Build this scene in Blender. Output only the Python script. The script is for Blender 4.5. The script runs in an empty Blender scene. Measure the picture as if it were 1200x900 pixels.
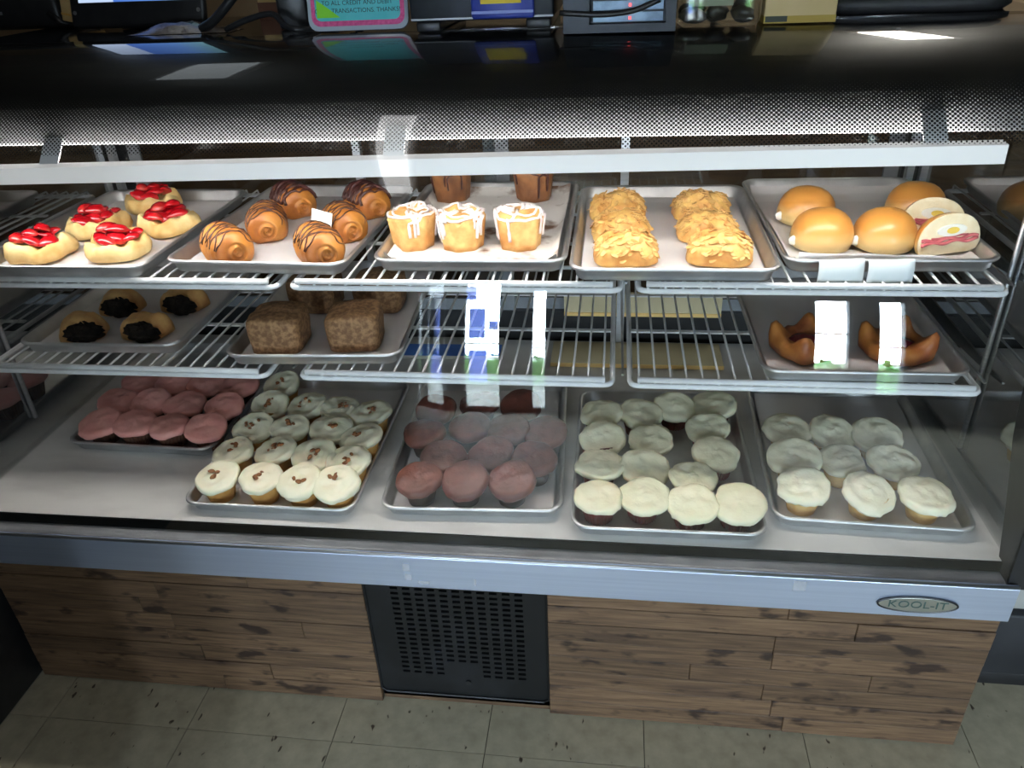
import bpy, bmesh, math, random
from mathutils import Vector, Matrix, noise
random.seed(7)
PI = math.pi
scene = bpy.context.scene
COL = scene.collection

# ------------------------------------------------------------------ camera
cam_d = bpy.data.cameras.new('camera'); cam = bpy.data.objects.new('camera', cam_d); COL.objects.link(cam)
cam_d.sensor_fit = 'HORIZONTAL'; cam_d.sensor_width = 36; cam_d.lens = 906.48 / 1200 * 36
cam_d.clip_start = .02; cam_d.clip_end = 60
def cam_matrix(loc, yaw, pitch, roll):
    f = Vector((-math.sin(yaw) * math.cos(pitch), math.cos(yaw) * math.cos(pitch), math.sin(pitch)))
    r0 = Vector((math.cos(yaw), math.sin(yaw), 0)); u0 = r0.cross(f)
    r = r0 * math.cos(roll) + u0 * math.sin(roll); u = -r0 * math.sin(roll) + u0 * math.cos(roll)
    m = Matrix((r, u, -f)).transposed().to_4x4(); m.translation = loc
    return m
cam.matrix_world = cam_matrix(Vector((.9982, -1.1691, 1.3633)), .144, -.5268, -.0481)
scene.camera = cam

# ------------------------------------------------------------------ daylight, exposure
world = bpy.data.worlds.new('overcast_sky'); scene.world = world; world.use_nodes = True
bg = world.node_tree.nodes['Background']; bg.inputs[0].default_value = (.70, .85, 1, 1); bg.inputs[1].default_value = 70
vs = scene.view_settings; vs.view_transform = 'Standard'; vs.look = 'None'; vs.gamma = 1; vs.use_curve_mapping = False
vs.exposure = 0.5
scene.cycles.transparent_max_bounces = 24
scene.cycles.max_bounces = 8
scene.cycles.sample_clamp_indirect = 6
STORE_Y = -2.8
SLOTS = [(.27, .46, .04, 1.50), (.61, .69, .04, 1.42), (1.95, 2.12, .58, 1.34), (2.24, 2.37, .30, 1.33)]   # panes of the shop front: x0, x1, z0, z1
for x0, x1, z0, z1 in SLOTS:
    ld = bpy.data.lights.new('daylight_portal', 'AREA'); ld.shape = 'RECTANGLE'; ld.size = x1 - x0; ld.size_y = z1 - z0
    ld.cycles.is_portal = True
    lo = bpy.data.objects.new('daylight_portal', ld); COL.objects.link(lo)
    lo.location = ((x0 + x1) / 2, STORE_Y - .10, (z0 + z1) / 2); lo.rotation_euler = (PI / 2, 0, 0)

# ------------------------------------------------------------------ materials
def rgb(r, g, b):
    f = lambda c: (c / 255 / 12.92) if c <= 10 else ((c / 255 + .055) / 1.055) ** 2.4
    return (f(r), f(g), f(b), 1)
MATS = {}
class NT:
    def __init__(s, m): s.t = m.node_tree; s.n = s.t.nodes
    def add(s, k, **kw):
        n = s.n.new(k)
        for a, v in kw.items(): setattr(n, a, v)
        return n
    def ln(s, a, b): s.t.links.new(a, b)
    def math(s, op, a, b=None, c=None, clamp=False):
        n = s.add('ShaderNodeMath', operation=op); n.use_clamp = clamp
        for i, v in enumerate((a, b, c)):
            if v is None: continue
            if isinstance(v, (int, float)): n.inputs[i].default_value = v
            else: s.ln(v, n.inputs[i])
        return n.outputs[0]
    def mix(s, f, a, b):
        n = s.add('ShaderNodeMix', data_type='RGBA')
        for i, v in ((0, f), (6, a), (7, b)):
            if isinstance(v, (int, float, tuple)): n.inputs[i].default_value = v
            else: s.ln(v, n.inputs[i])
        return n.outputs[2]
    def noise(s, scale, detail=3, vec=None, rough=.55):
        n = s.add('ShaderNodeTexNoise'); n.inputs['Scale'].default_value = scale; n.inputs['Detail'].default_value = detail
        n.inputs['Roughness'].default_value = rough
        if vec is not None: s.ln(vec, n.inputs['Vector'])
        return n.outputs[0]
    def ramp(s, f, stops):
        n = s.add('ShaderNodeValToRGB'); e = n.color_ramp.elements
        while len(e) < len(stops): e.new(.5)
        for k, (p, c) in zip(e, stops): k.position = p; k.color = c if isinstance(c, tuple) else (c, c, c, 1)
        s.ln(f, n.inputs[0]); return n.outputs[0]
def base_mat(name):
    m = bpy.data.materials.new(name); m.use_nodes = True; MATS[name] = m
    return m, NT(m), m.node_tree.nodes['Principled BSDF']
def mat(name, c, c2=None, rough=.5, metal=0, scale=20, lo=.35, hi=.65, bump=0, bscale=None, emit=None, es=0, coat=0, vary=0, sss=0, stretch=None, spec=None, detail=4):
    m, t, p = base_mat(name)
    p.inputs['Roughness'].default_value = rough; p.inputs['Metallic'].default_value = metal
    tc = t.add('ShaderNodeTexCoord'); vec = tc.outputs['Object']
    if stretch:
        mp = t.add('ShaderNodeMapping'); mp.inputs['Scale'].default_value = stretch; t.ln(vec, mp.inputs[0]); vec = mp.outputs[0]
    col = c
    if c2 is not None:
        f = t.ramp(t.noise(scale, detail, vec), [(lo, 0.0), (hi, 1.0)])
        col = t.mix(f, c, c2)
    if vary:
        oi = t.add('ShaderNodeObjectInfo')
        h = t.add('ShaderNodeHueSaturation')
        if isinstance(col, tuple): h.inputs['Color'].default_value = col
        else: t.ln(col, h.inputs['Color'])
        v = t.math('MULTIPLY_ADD', oi.outputs['Random'], 2 * vary, 1 - vary); t.ln(v, h.inputs['Value'])
        col = h.outputs[0]
    if isinstance(col, tuple): p.inputs['Base Color'].default_value = col
    else: t.ln(col, p.inputs['Base Color'])
    if bump:
        b = t.add('ShaderNodeBump'); b.inputs['Strength'].default_value = min(1, bump); b.inputs['Distance'].default_value = .004
        t.ln(t.noise(bscale or scale * 2, 4, vec), b.inputs['Height']); t.ln(b.outputs[0], p.inputs['Normal'])
    if emit: p.inputs['Emission Color'].default_value = emit; p.inputs['Emission Strength'].default_value = es
    if coat: p.inputs['Coat Weight'].default_value = coat; p.inputs['Coat Roughness'].default_value = .08
    if sss: p.inputs['Subsurface Weight'].default_value = sss; p.inputs['Subsurface Radius'].default_value = (.01, .006, .004)
    if spec is not None: p.inputs['Specular IOR Level'].default_value = spec
    return m
def glass_mat(name, base=.04, tint=(1, 1, 1, 1), rough=0.0, frit=None):
    m, t, p = base_mat(name); t.n.remove(p); out = t.n['Material Output']
    lw = t.add('ShaderNodeLayerWeight'); lw.inputs[0].default_value = .5
    f = t.math('MULTIPLY_ADD', t.math('POWER', lw.outputs['Facing'], 5), 1 - base, base)
    tr = t.add('ShaderNodeBsdfTransparent'); tr.inputs[0].default_value = tint
    gl = t.add('ShaderNodeBsdfGlossy'); gl.inputs['Roughness'].default_value = rough; gl.inputs[0].default_value = (1, 1, 1, 1)
    mx = t.add('ShaderNodeMixShader'); t.ln(f, mx.inputs[0]); t.ln(tr.outputs[0], mx.inputs[1]); t.ln(gl.outputs[0], mx.inputs[2])
    res = mx.outputs[0]
    if frit:                       # black ceramic dots printed on the inner face, growing into solid black; UV in metres
        v0, v1 = frit; P = .0066
        uv = t.add('ShaderNodeUVMap'); sp = t.add('ShaderNodeSeparateXYZ'); t.ln(uv.outputs[0], sp.inputs[0])
        u, v = sp.outputs[0], sp.outputs[1]
        a = t.math('SUBTRACT', t.math('FRACT', t.math('DIVIDE', t.math('ADD', u, v), P)), .5)
        b = t.math('SUBTRACT', t.math('FRACT', t.math('ADD', t.math('DIVIDE', t.math('SUBTRACT', u, v), P), 50)), .5)
        d = t.math('SQRT', t.math('ADD', t.math('MULTIPLY', a, a), t.math('MULTIPLY', b, b)))
        k = t.math('DIVIDE', t.math('SUBTRACT', v, v0), v1 - v0)
        r = t.math('MULTIPLY_ADD', k, .44, .28)
        on = t.math('MULTIPLY', t.math('LESS_THAN', d, r), t.math('GREATER_THAN', v, v0))
        fr = t.add('ShaderNodeBsdfPrincipled'); fr.inputs['Base Color'].default_value = (.006, .006, .006, 1); fr.inputs['Roughness'].default_value = .35
        m2 = t.add('ShaderNodeMixShader'); t.ln(on, m2.inputs[0]); t.ln(res, m2.inputs[1]); t.ln(fr.outputs[0], m2.inputs[2]); res = m2.outputs[0]
    t.ln(res, out.inputs[0])
    return m

M = dict(
    white_wall=mat('painted_wall', rgb(120, 116, 108), rgb(105, 100, 92), .8, scale=4),
    dark_wall=mat('dark_wall', rgb(70, 64, 58), rgb(52, 47, 43), .8, scale=3),
    tan_wall=mat('tan_rear_wall', rgb(196, 172, 138), rgb(176, 150, 118), .8, scale=3),
    ceiling=mat('ceiling_paint', rgb(170, 166, 158), rgb(150, 146, 138), .9, scale=5),
    steel=mat('satin_steel', (.62, .63, .65, 1), (.50, .51, .53, 1), .42, 1, scale=6, stretch=(.3, 8, 60)),
    bumper=mat('sky_tinted_bumper_aluminium', (.68, .77, .96, 1), (.62, .71, .90, 1), .42, .9, scale=7, stretch=(.3, 20, 20)),  # blue tint puts the sky's reflection into the metal colour
    pan=mat('sheet_pan_aluminium', (.80, .80, .80, 1), (.60, .60, .61, 1), .46, 1, scale=14, bump=.05, bscale=60),
    rail=mat('white_enamel_rail', rgb(240, 240, 240), rgb(232, 232, 234), .35, scale=8), glow_rail=mat('white_rail_added_glow', rgb(240, 240, 240), None, .35, emit=(1, .98, .97, 1), es=.20),  # slight emission added to the rail front to brighten it
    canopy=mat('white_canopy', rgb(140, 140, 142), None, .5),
    coat_wire=mat('white_coated_wire', rgb(244, 244, 244), rgb(232, 232, 234), .6, scale=30),
    deck=mat('deck_white_laminate', rgb(214, 211, 208), rgb(186, 182, 180), .30, scale=5, stretch=(1, 2.5, 1), lo=.45, hi=.8),
    black=mat('black_plastic', (.012, .012, .013, 1), (.02, .02, .021, 1), .4, scale=30),
    black_gloss=mat('black_gloss', (.010, .010, .011, 1), None, .08, coat=.5),
    vent=mat('vent_black_steel', (.008, .0085, .009, 1), (.022, .023, .026, 1), .5, .3, scale=9, lo=.45, hi=.75),
    lint=mat('dusty_fins', (.10, .11, .13, 1), (.015, .015, .018, 1), .8, scale=16, lo=.4, hi=.7),
    groove=mat('dark_groove', (.03, .03, .032, 1), None, .6),
    grey=mat('grey_trim', rgb(150, 152, 156), rgb(120, 122, 126), .45, .4, scale=9),
    beige=mat('beige_panel_warm_light', rgb(214, 198, 160), rgb(196, 180, 142), .6, scale=8),  # also carries the warm light painted on the rear deck
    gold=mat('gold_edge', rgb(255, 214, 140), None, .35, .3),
    paper=mat('parchment', rgb(226, 222, 222), rgb(214, 209, 208), .55, scale=9, bump=.15, bscale=18, sss=.05),
    stain_paper=mat('stained_parchment', rgb(234, 230, 226), rgb(120, 84, 62), .6, scale=14, lo=.54, hi=.66, bump=.2, bscale=14),
    card=mat('white_card', rgb(240, 240, 240), None, .6),
    clear=glass_mat('clear_pane', .05, (.985, .99, .985, 1)),
    side_glass=glass_mat('reflective_end_glass', .45, (.55, .57, .56, 1)),
    door_glass=glass_mat('rear_door_glass', .06, (.8, .82, .82, 1)),
)

# ------------------------------------------------------------------ mesh helpers
def mesh_data(name, verts, faces, m=None, smooth=True):
    me = bpy.data.meshes.new(name); me.from_pydata([tuple(v) for v in verts], [], faces); me.update()
    if m is not None: me.materials.append(m)
    if smooth: me.polygons.foreach_set('use_smooth', [True] * len(me.polygons))
    return me
def ob(name, me, parent=None, loc=(0, 0, 0), rot=(0, 0, 0), sc=1):
    o = bpy.data.objects.new(name, me); COL.objects.link(o)
    o.location = loc; o.rotation_euler = rot; o.scale = (sc, sc, sc) if isinstance(sc, (int, float)) else sc
    if parent is not None: o.parent = parent
    return o
def tag(o, label, cat, group=None):
    o['label'] = label; o['category'] = cat
    if group: o['group'] = group
    return o
def thing(name, label, cat, loc=(0, 0, 0), rot=(0, 0, 0), group=None):
    o = bpy.data.objects.new(name, None); COL.objects.link(o); o.empty_display_size = .03
    o.location = loc; o.rotation_euler = rot if isinstance(rot, tuple) else (0, 0, rot)
    return tag(o, label, cat, group)
def struct(name, me, parent=None, **k):
    o = ob(name, me, parent, **k)
    if parent is None: o['kind'] = 'structure'
    return o
class MB:
    def __init__(s): s.v = []; s.f = []
    def box(s, x0, x1, y0, y1, z0, z1):
        b = len(s.v)
        s.v += [(x, y, z) for z in (z0, z1) for y in (y0, y1) for x in (x0, x1)]
        s.f += [tuple(b + i for i in q) for q in ((0, 2, 3, 1), (4, 5, 7, 6), (0, 1, 5, 4), (2, 6, 7, 3), (0, 4, 6, 2), (1, 3, 7, 5))]
        return s
    def tube(s, pts, r, n=6, closed=False, cap=True):
        pts = [Vector(p) for p in pts]; L = len(pts); b = len(s.v)
        up = None
        for i, p in enumerate(pts):
            if closed: d = pts[(i + 1) % L] - pts[i - 1]
            else: d = pts[min(i + 1, L - 1)] - pts[max(i - 1, 0)]
            d.normalize()
            if up is None: up = Vector((0, 0, 1)) if abs(d.z) < .9 else Vector((1, 0, 0))
            a = d.cross(up)
            if a.length < 1e-5: a = d.cross(Vector((1, .3, .2)))
            a.normalize(); c = a.cross(d); up = c
            rr = r[i] if isinstance(r, (list, tuple)) else r
            for k in range(n):
                t = 2 * PI * k / n; s.v.append(p + a * math.cos(t) * rr + c * math.sin(t) * rr)
        for i in range(L if closed else L - 1):
            for k in range(n):
                j = (i + 1) % L
                s.f.append((b + i * n + k, b + i * n + (k + 1) % n, b + j * n + (k + 1) % n, b + j * n + k))
        if not closed and cap:
            s.f.append(tuple(b + k for k in reversed(range(n)))); s.f.append(tuple(b + (L - 1) * n + k for k in range(n)))
        return s
    def loft(s, loops, cap0=False, cap1=False):
        n = len(loops[0]); b = len(s.v)
        for l in loops: s.v += list(l)
        for i in range(len(loops) - 1):
            for k in range(n):
                s.f.append((b + i * n + k, b + i * n + (k + 1) % n, b + (i + 1) * n + (k + 1) % n, b + (i + 1) * n + k))
        if cap0: s.f.append(tuple(b + k for k in reversed(range(n))))
        if cap1: s.f.append(tuple(b + (len(loops) - 1) * n + k for k in range(n)))
        return s
    def grid(s, fn, nu, nv):
        b = len(s.v)
        for j in range(nv + 1):
            for i in range(nu + 1): s.v.append(fn(i / nu, j / nv))
        for j in range(nv):
            for i in range(nu):
                a = b + j * (nu + 1) + i; s.f.append((a, a + 1, a + nu + 2, a + nu + 1))
        return s
    def data(s, name, m, smooth=False): return mesh_data(name, s.v, s.f, m, smooth)
    def ob(s, name, m, parent=None, smooth=False, **k): return ob(name, s.data(name, m, smooth), parent, **k)
def bevel_box(name, x0, x1, y0, y1, z0, z1, m, r=.004, seg=2, smooth=True):
    bm = bmesh.new(); bmesh.ops.create_cube(bm, size=1)
    for v in bm.verts: v.co = Vector(((x0 + x1) / 2 + v.co.x * (x1 - x0), (y0 + y1) / 2 + v.co.y * (y1 - y0), (z0 + z1) / 2 + v.co.z * (z1 - z0)))
    bmesh.ops.bevel(bm, geom=bm.edges[:], offset=r, segments=seg, affect='EDGES', profile=.5)
    me = bpy.data.meshes.new(name); bm.to_mesh(me); bm.free(); me.materials.append(m)
    if smooth:
        me.polygons.foreach_set('use_smooth', [True] * len(me.polygons))
    return me
def prism(poly, x0, x1):                       # a (y, z) outline run along x
    m = MB(); n = len(poly)
    m.v = [(x0, y, z) for y, z in poly] + [(x1, y, z) for y, z in poly]
    m.f = [(i, (i + 1) % n, n + (i + 1) % n, n + i) for i in range(n)] + [tuple(reversed(range(n))), tuple(range(n, 2 * n))]
    return m
def rrect(w, d, r, z, n=5, cx=0, cy=0):
    out = []
    for qx, qy, a0 in ((1, 1, 0), (-1, 1, PI / 2), (-1, -1, PI), (1, -1, 1.5 * PI)):
        for k in range(n + 1):
            a = a0 + PI / 2 * k / n
            out.append((cx + qx * (w / 2 - r) + r * math.cos(a), cy + qy * (d / 2 - r) + r * math.sin(a), z))
    return out
def text_mesh(s, size, m, extrude=.0004):
    cu = bpy.data.curves.new('lettering', 'FONT'); cu.body = s; cu.size = size; cu.align_x = 'CENTER'; cu.align_y = 'CENTER'; cu.extrude = extrude
    cu.resolution_u = 3
    o = bpy.data.objects.new('lettering', cu); COL.objects.link(o)
    dg = bpy.context.evaluated_depsgraph_get(); me = bpy.data.meshes.new_from_object(o.evaluated_get(dg))
    bpy.data.objects.remove(o); bpy.data.curves.remove(cu); me.materials.clear(); me.materials.append(m)
    return me
def nz(x, y, z, s=1.0): return noise.noise(Vector((x * s, y * s, z * s)))
def catmull(P, n=8):
    P = [Vector(p) for p in P]; Q = [2 * P[0] - P[1]] + P + [2 * P[-1] - P[-2]]; out = []
    for i in range(1, len(Q) - 2):
        a, b, c, d = Q[i - 1:i + 3]
        for k in range(n):
            t = k / n; out.append(.5 * (2 * b + (c - a) * t + (2 * a - 5 * b + 4 * c - d) * t * t + (3 * b - a - 3 * c + d) * t ** 3))
    out.append(P[-1]); return out
ORD = ['', 'first', 'second', 'third', 'fourth', 'fifth', 'sixth']

# ================================================================== THE ROOM
RX0, RX1, RY0, RY1, RZ = -2.6, 3.8, STORE_Y, 2.9, 2.7
m_tile = mat('vinyl_tile', rgb(186, 176, 150), rgb(162, 152, 128), .55, scale=30, lo=.3, hi=.7, bump=.05, vary=.05)
def speckle():
    t = NT(m_tile); p = t.n['Principled BSDF']; src = p.inputs['Base Color'].links[0].from_socket
    g = t.add('ShaderNodeNewGeometry'); mp = t.add('ShaderNodeMapping'); mp.inputs['Scale'].default_value = (1, .45, 1); mp.inputs['Rotation'].default_value = (0, 0, .3); t.ln(g.outputs['Position'], mp.inputs[0])
    f = t.ramp(t.noise(55, 2, mp.outputs[0]), [(.68, 0.0), (.72, 1.0)])
    t.ln(t.mix(f, src, rgb(70, 58, 44)), p.inputs['Base Color'])
speckle()
m_grout = mat('floor_joint', rgb(52, 47, 38), rgb(40, 36, 30), .8, scale=12)
floor = struct('floor', MB().box(RX0 - .2, RX1 + .2, RY0 - .2, RY1 + .2, -.06, -.003).data('floor', m_grout))
TS = .305; TX, TY = .168, -.2597
tile_me = MB().box(-.1517, .1517, -.1517, .1517, -.0035, 0).data('tile', m_tile)
tile_keys = []
for i in range(-9, 12):
    for j in range(-9, 11):
        cx, cy = TX + (i + .5) * TS, TY - (j + .5) * TS
        if RX0 + .14 < cx < RX1 - .14 and RY0 + .14 < cy < RY1 - .14: tile_keys.append((abs(cx - .8) + abs(cy + .5), cx, cy))
tile_keys.sort()
for _, cx, cy in tile_keys[:140]: ob('tile', tile_me, floor, (cx, cy, 0))
far = MB()
for _, cx, cy in tile_keys[140:]: far.box(cx - .1519, cx + .1519, cy - .1519, cy + .1519, -.0035, 0)
ft = far.ob('floor_tiles_beyond', m_tile, floor); ft['kind'] = 'stuff'
struct('ceiling', MB().box(RX0 - .2, RX1 + .2, RY0 - .2, RY1 + .2, RZ, RZ + .1).data('ceiling', M['ceiling']))
struct('wall_left', MB().box(RX0 - .1, RX0, RY0, RY1, 0, RZ).data('wall_left', M['dark_wall']))
struct('wall_right', MB().box(RX1, RX1 + .1, RY0, RY1, 0, RZ).data('wall_right', M['white_wall']))
struct('wall_rear', MB().box(RX0, RX1, RY1, RY1 + .1, 0, RZ).data('wall_rear', M['tan_wall']))
sw = MB(); xs = [RX0] + [v for s in SLOTS for v in s[:2]] + [RX1]
for k in range(0, len(xs), 2): sw.box(xs[k], xs[k + 1], STORE_Y - .1, STORE_Y, 0, RZ)
for x0, x1, z0, z1 in SLOTS: sw.box(x0, x1, STORE_Y - .1, STORE_Y, 0, z0); sw.box(x0, x1, STORE_Y - .1, STORE_Y, z1, RZ)
struct('wall_front', sw.data('wall_front', M['dark_wall']))
for k, (x0, x1, z0, z1) in enumerate(SLOTS):
    fr = MB()
    for a in ((x0, x0 + .008, z0, z1), (x1 - .008, x1, z0, z1), (x0, x1, z0, z0 + .008), (x0, x1, z1 - .008, z1)): fr.box(a[0], a[1], STORE_Y - .06, STORE_Y - .02, a[2], a[3])
    w = struct(f'window_{k + 1}', fr.data('window', M['black']))
    MB().box(x0 + .008, x1 - .008, STORE_Y - .042, STORE_Y - .037, z0 + .008, z1 - .008).ob('pane', M['clear'], w)
    zm = z0 + (z1 - z0) * .52
    MB().box(x0 + .008, x1 - .008, STORE_Y - .036, STORE_Y - .022, zm - .009, zm + .009).ob('glazing_bar', M['black'], w)
def poster_mat():
    m, t, p = base_mat('backlit_poster'); t.n.remove(p); tr = t.add('ShaderNodeBsdfTranslucent'); tr.inputs[0].default_value = (.42, .48, .80, 1); t.ln(tr.outputs[0], t.n['Material Output'].inputs[0]); return m
pm = poster_mat()
for x0, x1, z0, z1 in ((.30, .38, .86, 1.20), (.30, .39, .34, .72), (.40, .445, .96, 1.06), (.27, .33, 1.30, 1.46)):
    MB().box(x0, x1, STORE_Y - .036, STORE_Y - .0345, z0, z1).ob('poster', pm, bpy.data.objects['window_1'])
pave = struct('ground', MB().box(-8, 9, -14, STORE_Y - .2, -.25, -.05).data('ground', mat('pavement', rgb(150, 148, 140), rgb(120, 118, 112), .9, scale=3)))
m_leaf = mat('hedge_leaves', rgb(80, 130, 50), rgb(40, 84, 28), .6, scale=12)
hb = MB()
for _ in range(900):
    c = Vector((random.uniform(-1.4, 4.6), random.uniform(-5.4, -4.9), random.uniform(-.05, .55))); a = Vector((random.gauss(0, 1), random.gauss(0, 1), random.gauss(0, 1))).normalized() * .07
    b = a.orthogonal().normalized() * .035; n0 = len(hb.v); hb.v += [c - a, c + b, c + a, c - b]; hb.f.append((n0, n0 + 1, n0 + 2, n0 + 3))
hr = thing('hedge', 'low green hedge outside the shop window', 'hedge', (0, 0, 0))
hb.ob('foliage', m_leaf, hr)['kind'] = 'stuff'
MB().box(-1.3, 4.5, -5.3, -5.0, -.05, .42).ob('hedge_core', m_leaf, hr)

# ceiling lights
def ceiling_light(label, x0, x1, y0, y1, strength, color, rz=0):
    t = thing('ceiling_light', label, 'light', ((x0 + x1) / 2, (y0 + y1) / 2, RZ), (0, 0, rz), group='ceiling lights')
    w, d = (x1 - x0) / 2, (y1 - y0) / 2
    MB().box(-w - .03, w + .03, -d - .03, d + .03, -.05, 0).ob('housing', M['rail'], t)
    MB().box(-w, w, -d, d, -.065, -.051).ob('diffuser', mat('lit_diffuser', (.9, .9, .9, 1), emit=color, es=strength), t)
ceiling_light('bright rectangular ceiling light over the rear right counter', 2.08, 2.26, 1.65, 2.45, 16, (1, .95, .85, 1))
ceiling_light('dim rectangular ceiling light above the left of the case', -.66, -.40, .75, 1.35, .8, (.85, .95, 1, 1))
ceiling_light('narrow ceiling strip light between the shop front and the case', .04, .16, -2.40, -.44, 3, (1, 1, 1, 1), -.174)

# ================================================================== THE DISPLAY CASE
ZD = .474                      # deck
CX0, CX1 = -.212, 1.661        # outer ends
IX0, IX1 = -.19, 1.63          # inner ends
case = thing('display_case', 'long curved glass bakery display case with wood plank base', 'display case', (0, 0, 0))
def part(name, mb, m, parent=None, smooth=False, label=None):
    o = mb.ob(name, M[m] if isinstance(m, str) else m, parent or case, smooth)
    if label: o['label'] = label
    return o
# body behind the planks
part('body', MB().box(CX0 + .02, .545, -.13, .60, .012, .385).box(.90, CX1 - .02, -.13, .60, .012, .385).box(.545, .90, .15, .60, .012, .385), 'black')
# plank cladding, two panels
m_wood = None
def wood():
    m, t, p = base_mat('knotty_pine_stained')
    tc = t.add('ShaderNodeTexCoord'); oi = t.add('ShaderNodeObjectInfo')
    g = t.add('ShaderNodeNewGeometry')
    add = t.add('ShaderNodeVectorMath', operation='MULTIPLY_ADD'); t.ln(oi.outputs['Random'], add.inputs[0]); add.inputs[1].default_value = (7, 3, 5); t.ln(tc.outputs['Object'], add.inputs[2])
    def mapped(s):
        mp = t.add('ShaderNodeMapping'); mp.inputs['Scale'].default_value = s; t.ln(add.outputs[0], mp.inputs[0]); return mp.outputs[0]
    grain = t.noise(9, 6, mapped((1, 10, 22)), .65)
    blot = t.noise(6, 2, mapped((1.0, 1, 9)))
    knot = t.noise(15, 3, mapped((.8, 1, 2.0)))
    c = t.ramp(grain, [(.25, rgb(66, 48, 34)), (.5, rgb(112, 86, 62)), (.75, rgb(136, 108, 80))])
    c = t.mix(t.ramp(blot, [(.5, 0.0), (.75, .75)]), c, rgb(80, 60, 46))
    c = t.mix(t.ramp(knot, [(.57, 0.0), (.66, .9)]), c, rgb(44, 28, 20))
    h = t.add('ShaderNodeHueSaturation'); t.ln(c, h.inputs['Color']); t.ln(t.math('MULTIPLY_ADD', oi.outputs['Random'], .35, .70), h.inputs['Value'])
    t.ln(h.outputs[0], p.inputs['Base Color']); p.inputs['Roughness'].default_value = .6
    b = t.add('ShaderNodeBump'); b.inputs['Strength'].default_value = .25; b.inputs['Distance'].default_value = .002; t.ln(grain, b.inputs['Height']); t.ln(b.outputs[0], p.inputs['Normal'])
    return m
m_wood = wood()
rows = 9; rh = (.392 - .004) / rows
for x0, x1 in ((CX0, .552), (.897, CX1)):
    panel = part('plank_panel', MB().box(x0 + .004, x1 - .004, -.150, -.131, .006, .39), M['groove'])
    for r in range(rows):
        x = x0; 
        cuts = [x0]
        while True:
            x += random.uniform(.22, .55)
            if x > x1 - .12: break
            cuts.append(x)
        cuts.append(x1)
        for a, b in zip(cuts, cuts[1:]):
            py = -.1624 + random.uniform(-.0012, .0012)
            me = bevel_box('plank', -(b - a) / 2 + .0004, (b - a) / 2 - .0004, py, -.1505, -rh / 2 + .0006, rh / 2 - .0006, m_wood, .0012, 1, False)
            ob('plank', me, panel, ((a + b) / 2, 0, .004 + rh * (r + .5)))
part('kick_strip', MB().box(.553, .896, -.150, -.135, .002, .030), m_wood)
# vent grille with real slots
def vent_grille():
    m = MB(); x0, x1, z0, z1 = .5535, .8955, .034, .388
    cols, rws = 11, 19; sx0, sx1, sz0, sz1 = x0 + .045, x1 - .040, z0 + .055, z1 - .045
    xsl = [x0]; 
    pw = (sx1 - sx0) / cols
    for c in range(cols): xsl += [sx0 + c * pw + pw * .18, sx0 + c * pw + pw * .82]
    xsl.append(x1)
    zsl = [z0]; ph = (sz1 - sz0) / rws
    for r in range(rws): zsl += [sz0 + r * ph + ph * .25, sz0 + r * ph + ph * .75]
    zsl.append(z1)
    bm = bmesh.new(); V = [[bm.verts.new((x, -.157, z)) for x in xsl] for z in zsl]
    for j in range(len(zsl) - 1):
        for i in range(len(xsl) - 1):
            if i % 2 == 1 and j % 2 == 1 and not (i in (9, 11, 13) and j in (1, 3, 5)): continue
            bm.faces.new((V[j][i], V[j][i + 1], V[j + 1][i + 1], V[j + 1][i]))
    r = bmesh.ops.extrude_face_region(bm, geom=bm.faces[:])
    for v in r['geom']:
        if isinstance(v, bmesh.types.BMVert): v.co.y += .006
    bmesh.ops.recalc_face_normals(bm, faces=bm.faces[:])
    me = bpy.data.meshes.new('vent_grille'); bm.to_mesh(me); bm.free(); me.materials.append(M['vent'])
    g = ob('vent_grille', me, case); g['label'] = 'black slotted ventilation grille'
    fr = MB().tube([(x, -.159, z) for x, z in ((x0 + .01, z0), (x1 - .01, z0), (x1, z0 + .01), (x1, z1 - .01), (x1 - .01, z1), (x0 + .01, z1), (x0, z1 - .01), (x0, z0 + .01))], .0025, 6, True)
    fr.ob('rim', M['vent'], g)
    kh = MB(); kh.loft([[(.735 + .006 * math.cos(k * PI / 8), -.1585 - .0012 * q, .075 + .006 * math.sin(k * PI / 8)) for k in range(16)] for q in (0, 1)], True, True)
    kh.ob('lock_plug', M['black'], g)
    fins = MB()
    for k in range(40): fins.box(.57 + k * .0078, .5718 + k * .0078, -.125, -.06, .05, .375)
    fins.box(.56, .89, -.06, -.05, .04, .385)
    fins.ob('condenser_fins', M['lint'], case)
    part('vent_cavity', MB().box(.546, .5535, -.15, .15, .012, .385).box(.8955, .899, -.15, .15, .012, .385).box(.5535, .8955, -.15, .15, .012, .03), 'black')
vent_grille()
# bumper
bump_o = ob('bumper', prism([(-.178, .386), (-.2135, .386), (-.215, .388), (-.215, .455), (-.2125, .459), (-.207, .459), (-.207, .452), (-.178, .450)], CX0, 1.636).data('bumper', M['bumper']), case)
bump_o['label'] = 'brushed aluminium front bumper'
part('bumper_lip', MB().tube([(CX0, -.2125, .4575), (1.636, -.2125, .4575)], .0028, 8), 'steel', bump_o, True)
part('sill_ledge', prism([(-.172, .440), (-.200, .440), (-.200, .453), (-.196, .4545), (-.1745, .4545)], CX0, 1.64), 'grey')
part('glass_channel', MB().box(CX0, 1.64, -.2068, -.2002, .440, .452), 'groove')
part('gasket', MB().box(CX0, 1.64, -.1745, -.1705, .450, ZD - .0005), mat('black_rubber', (.004, .004, .004, 1), None, .95, spec=.05))
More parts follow.
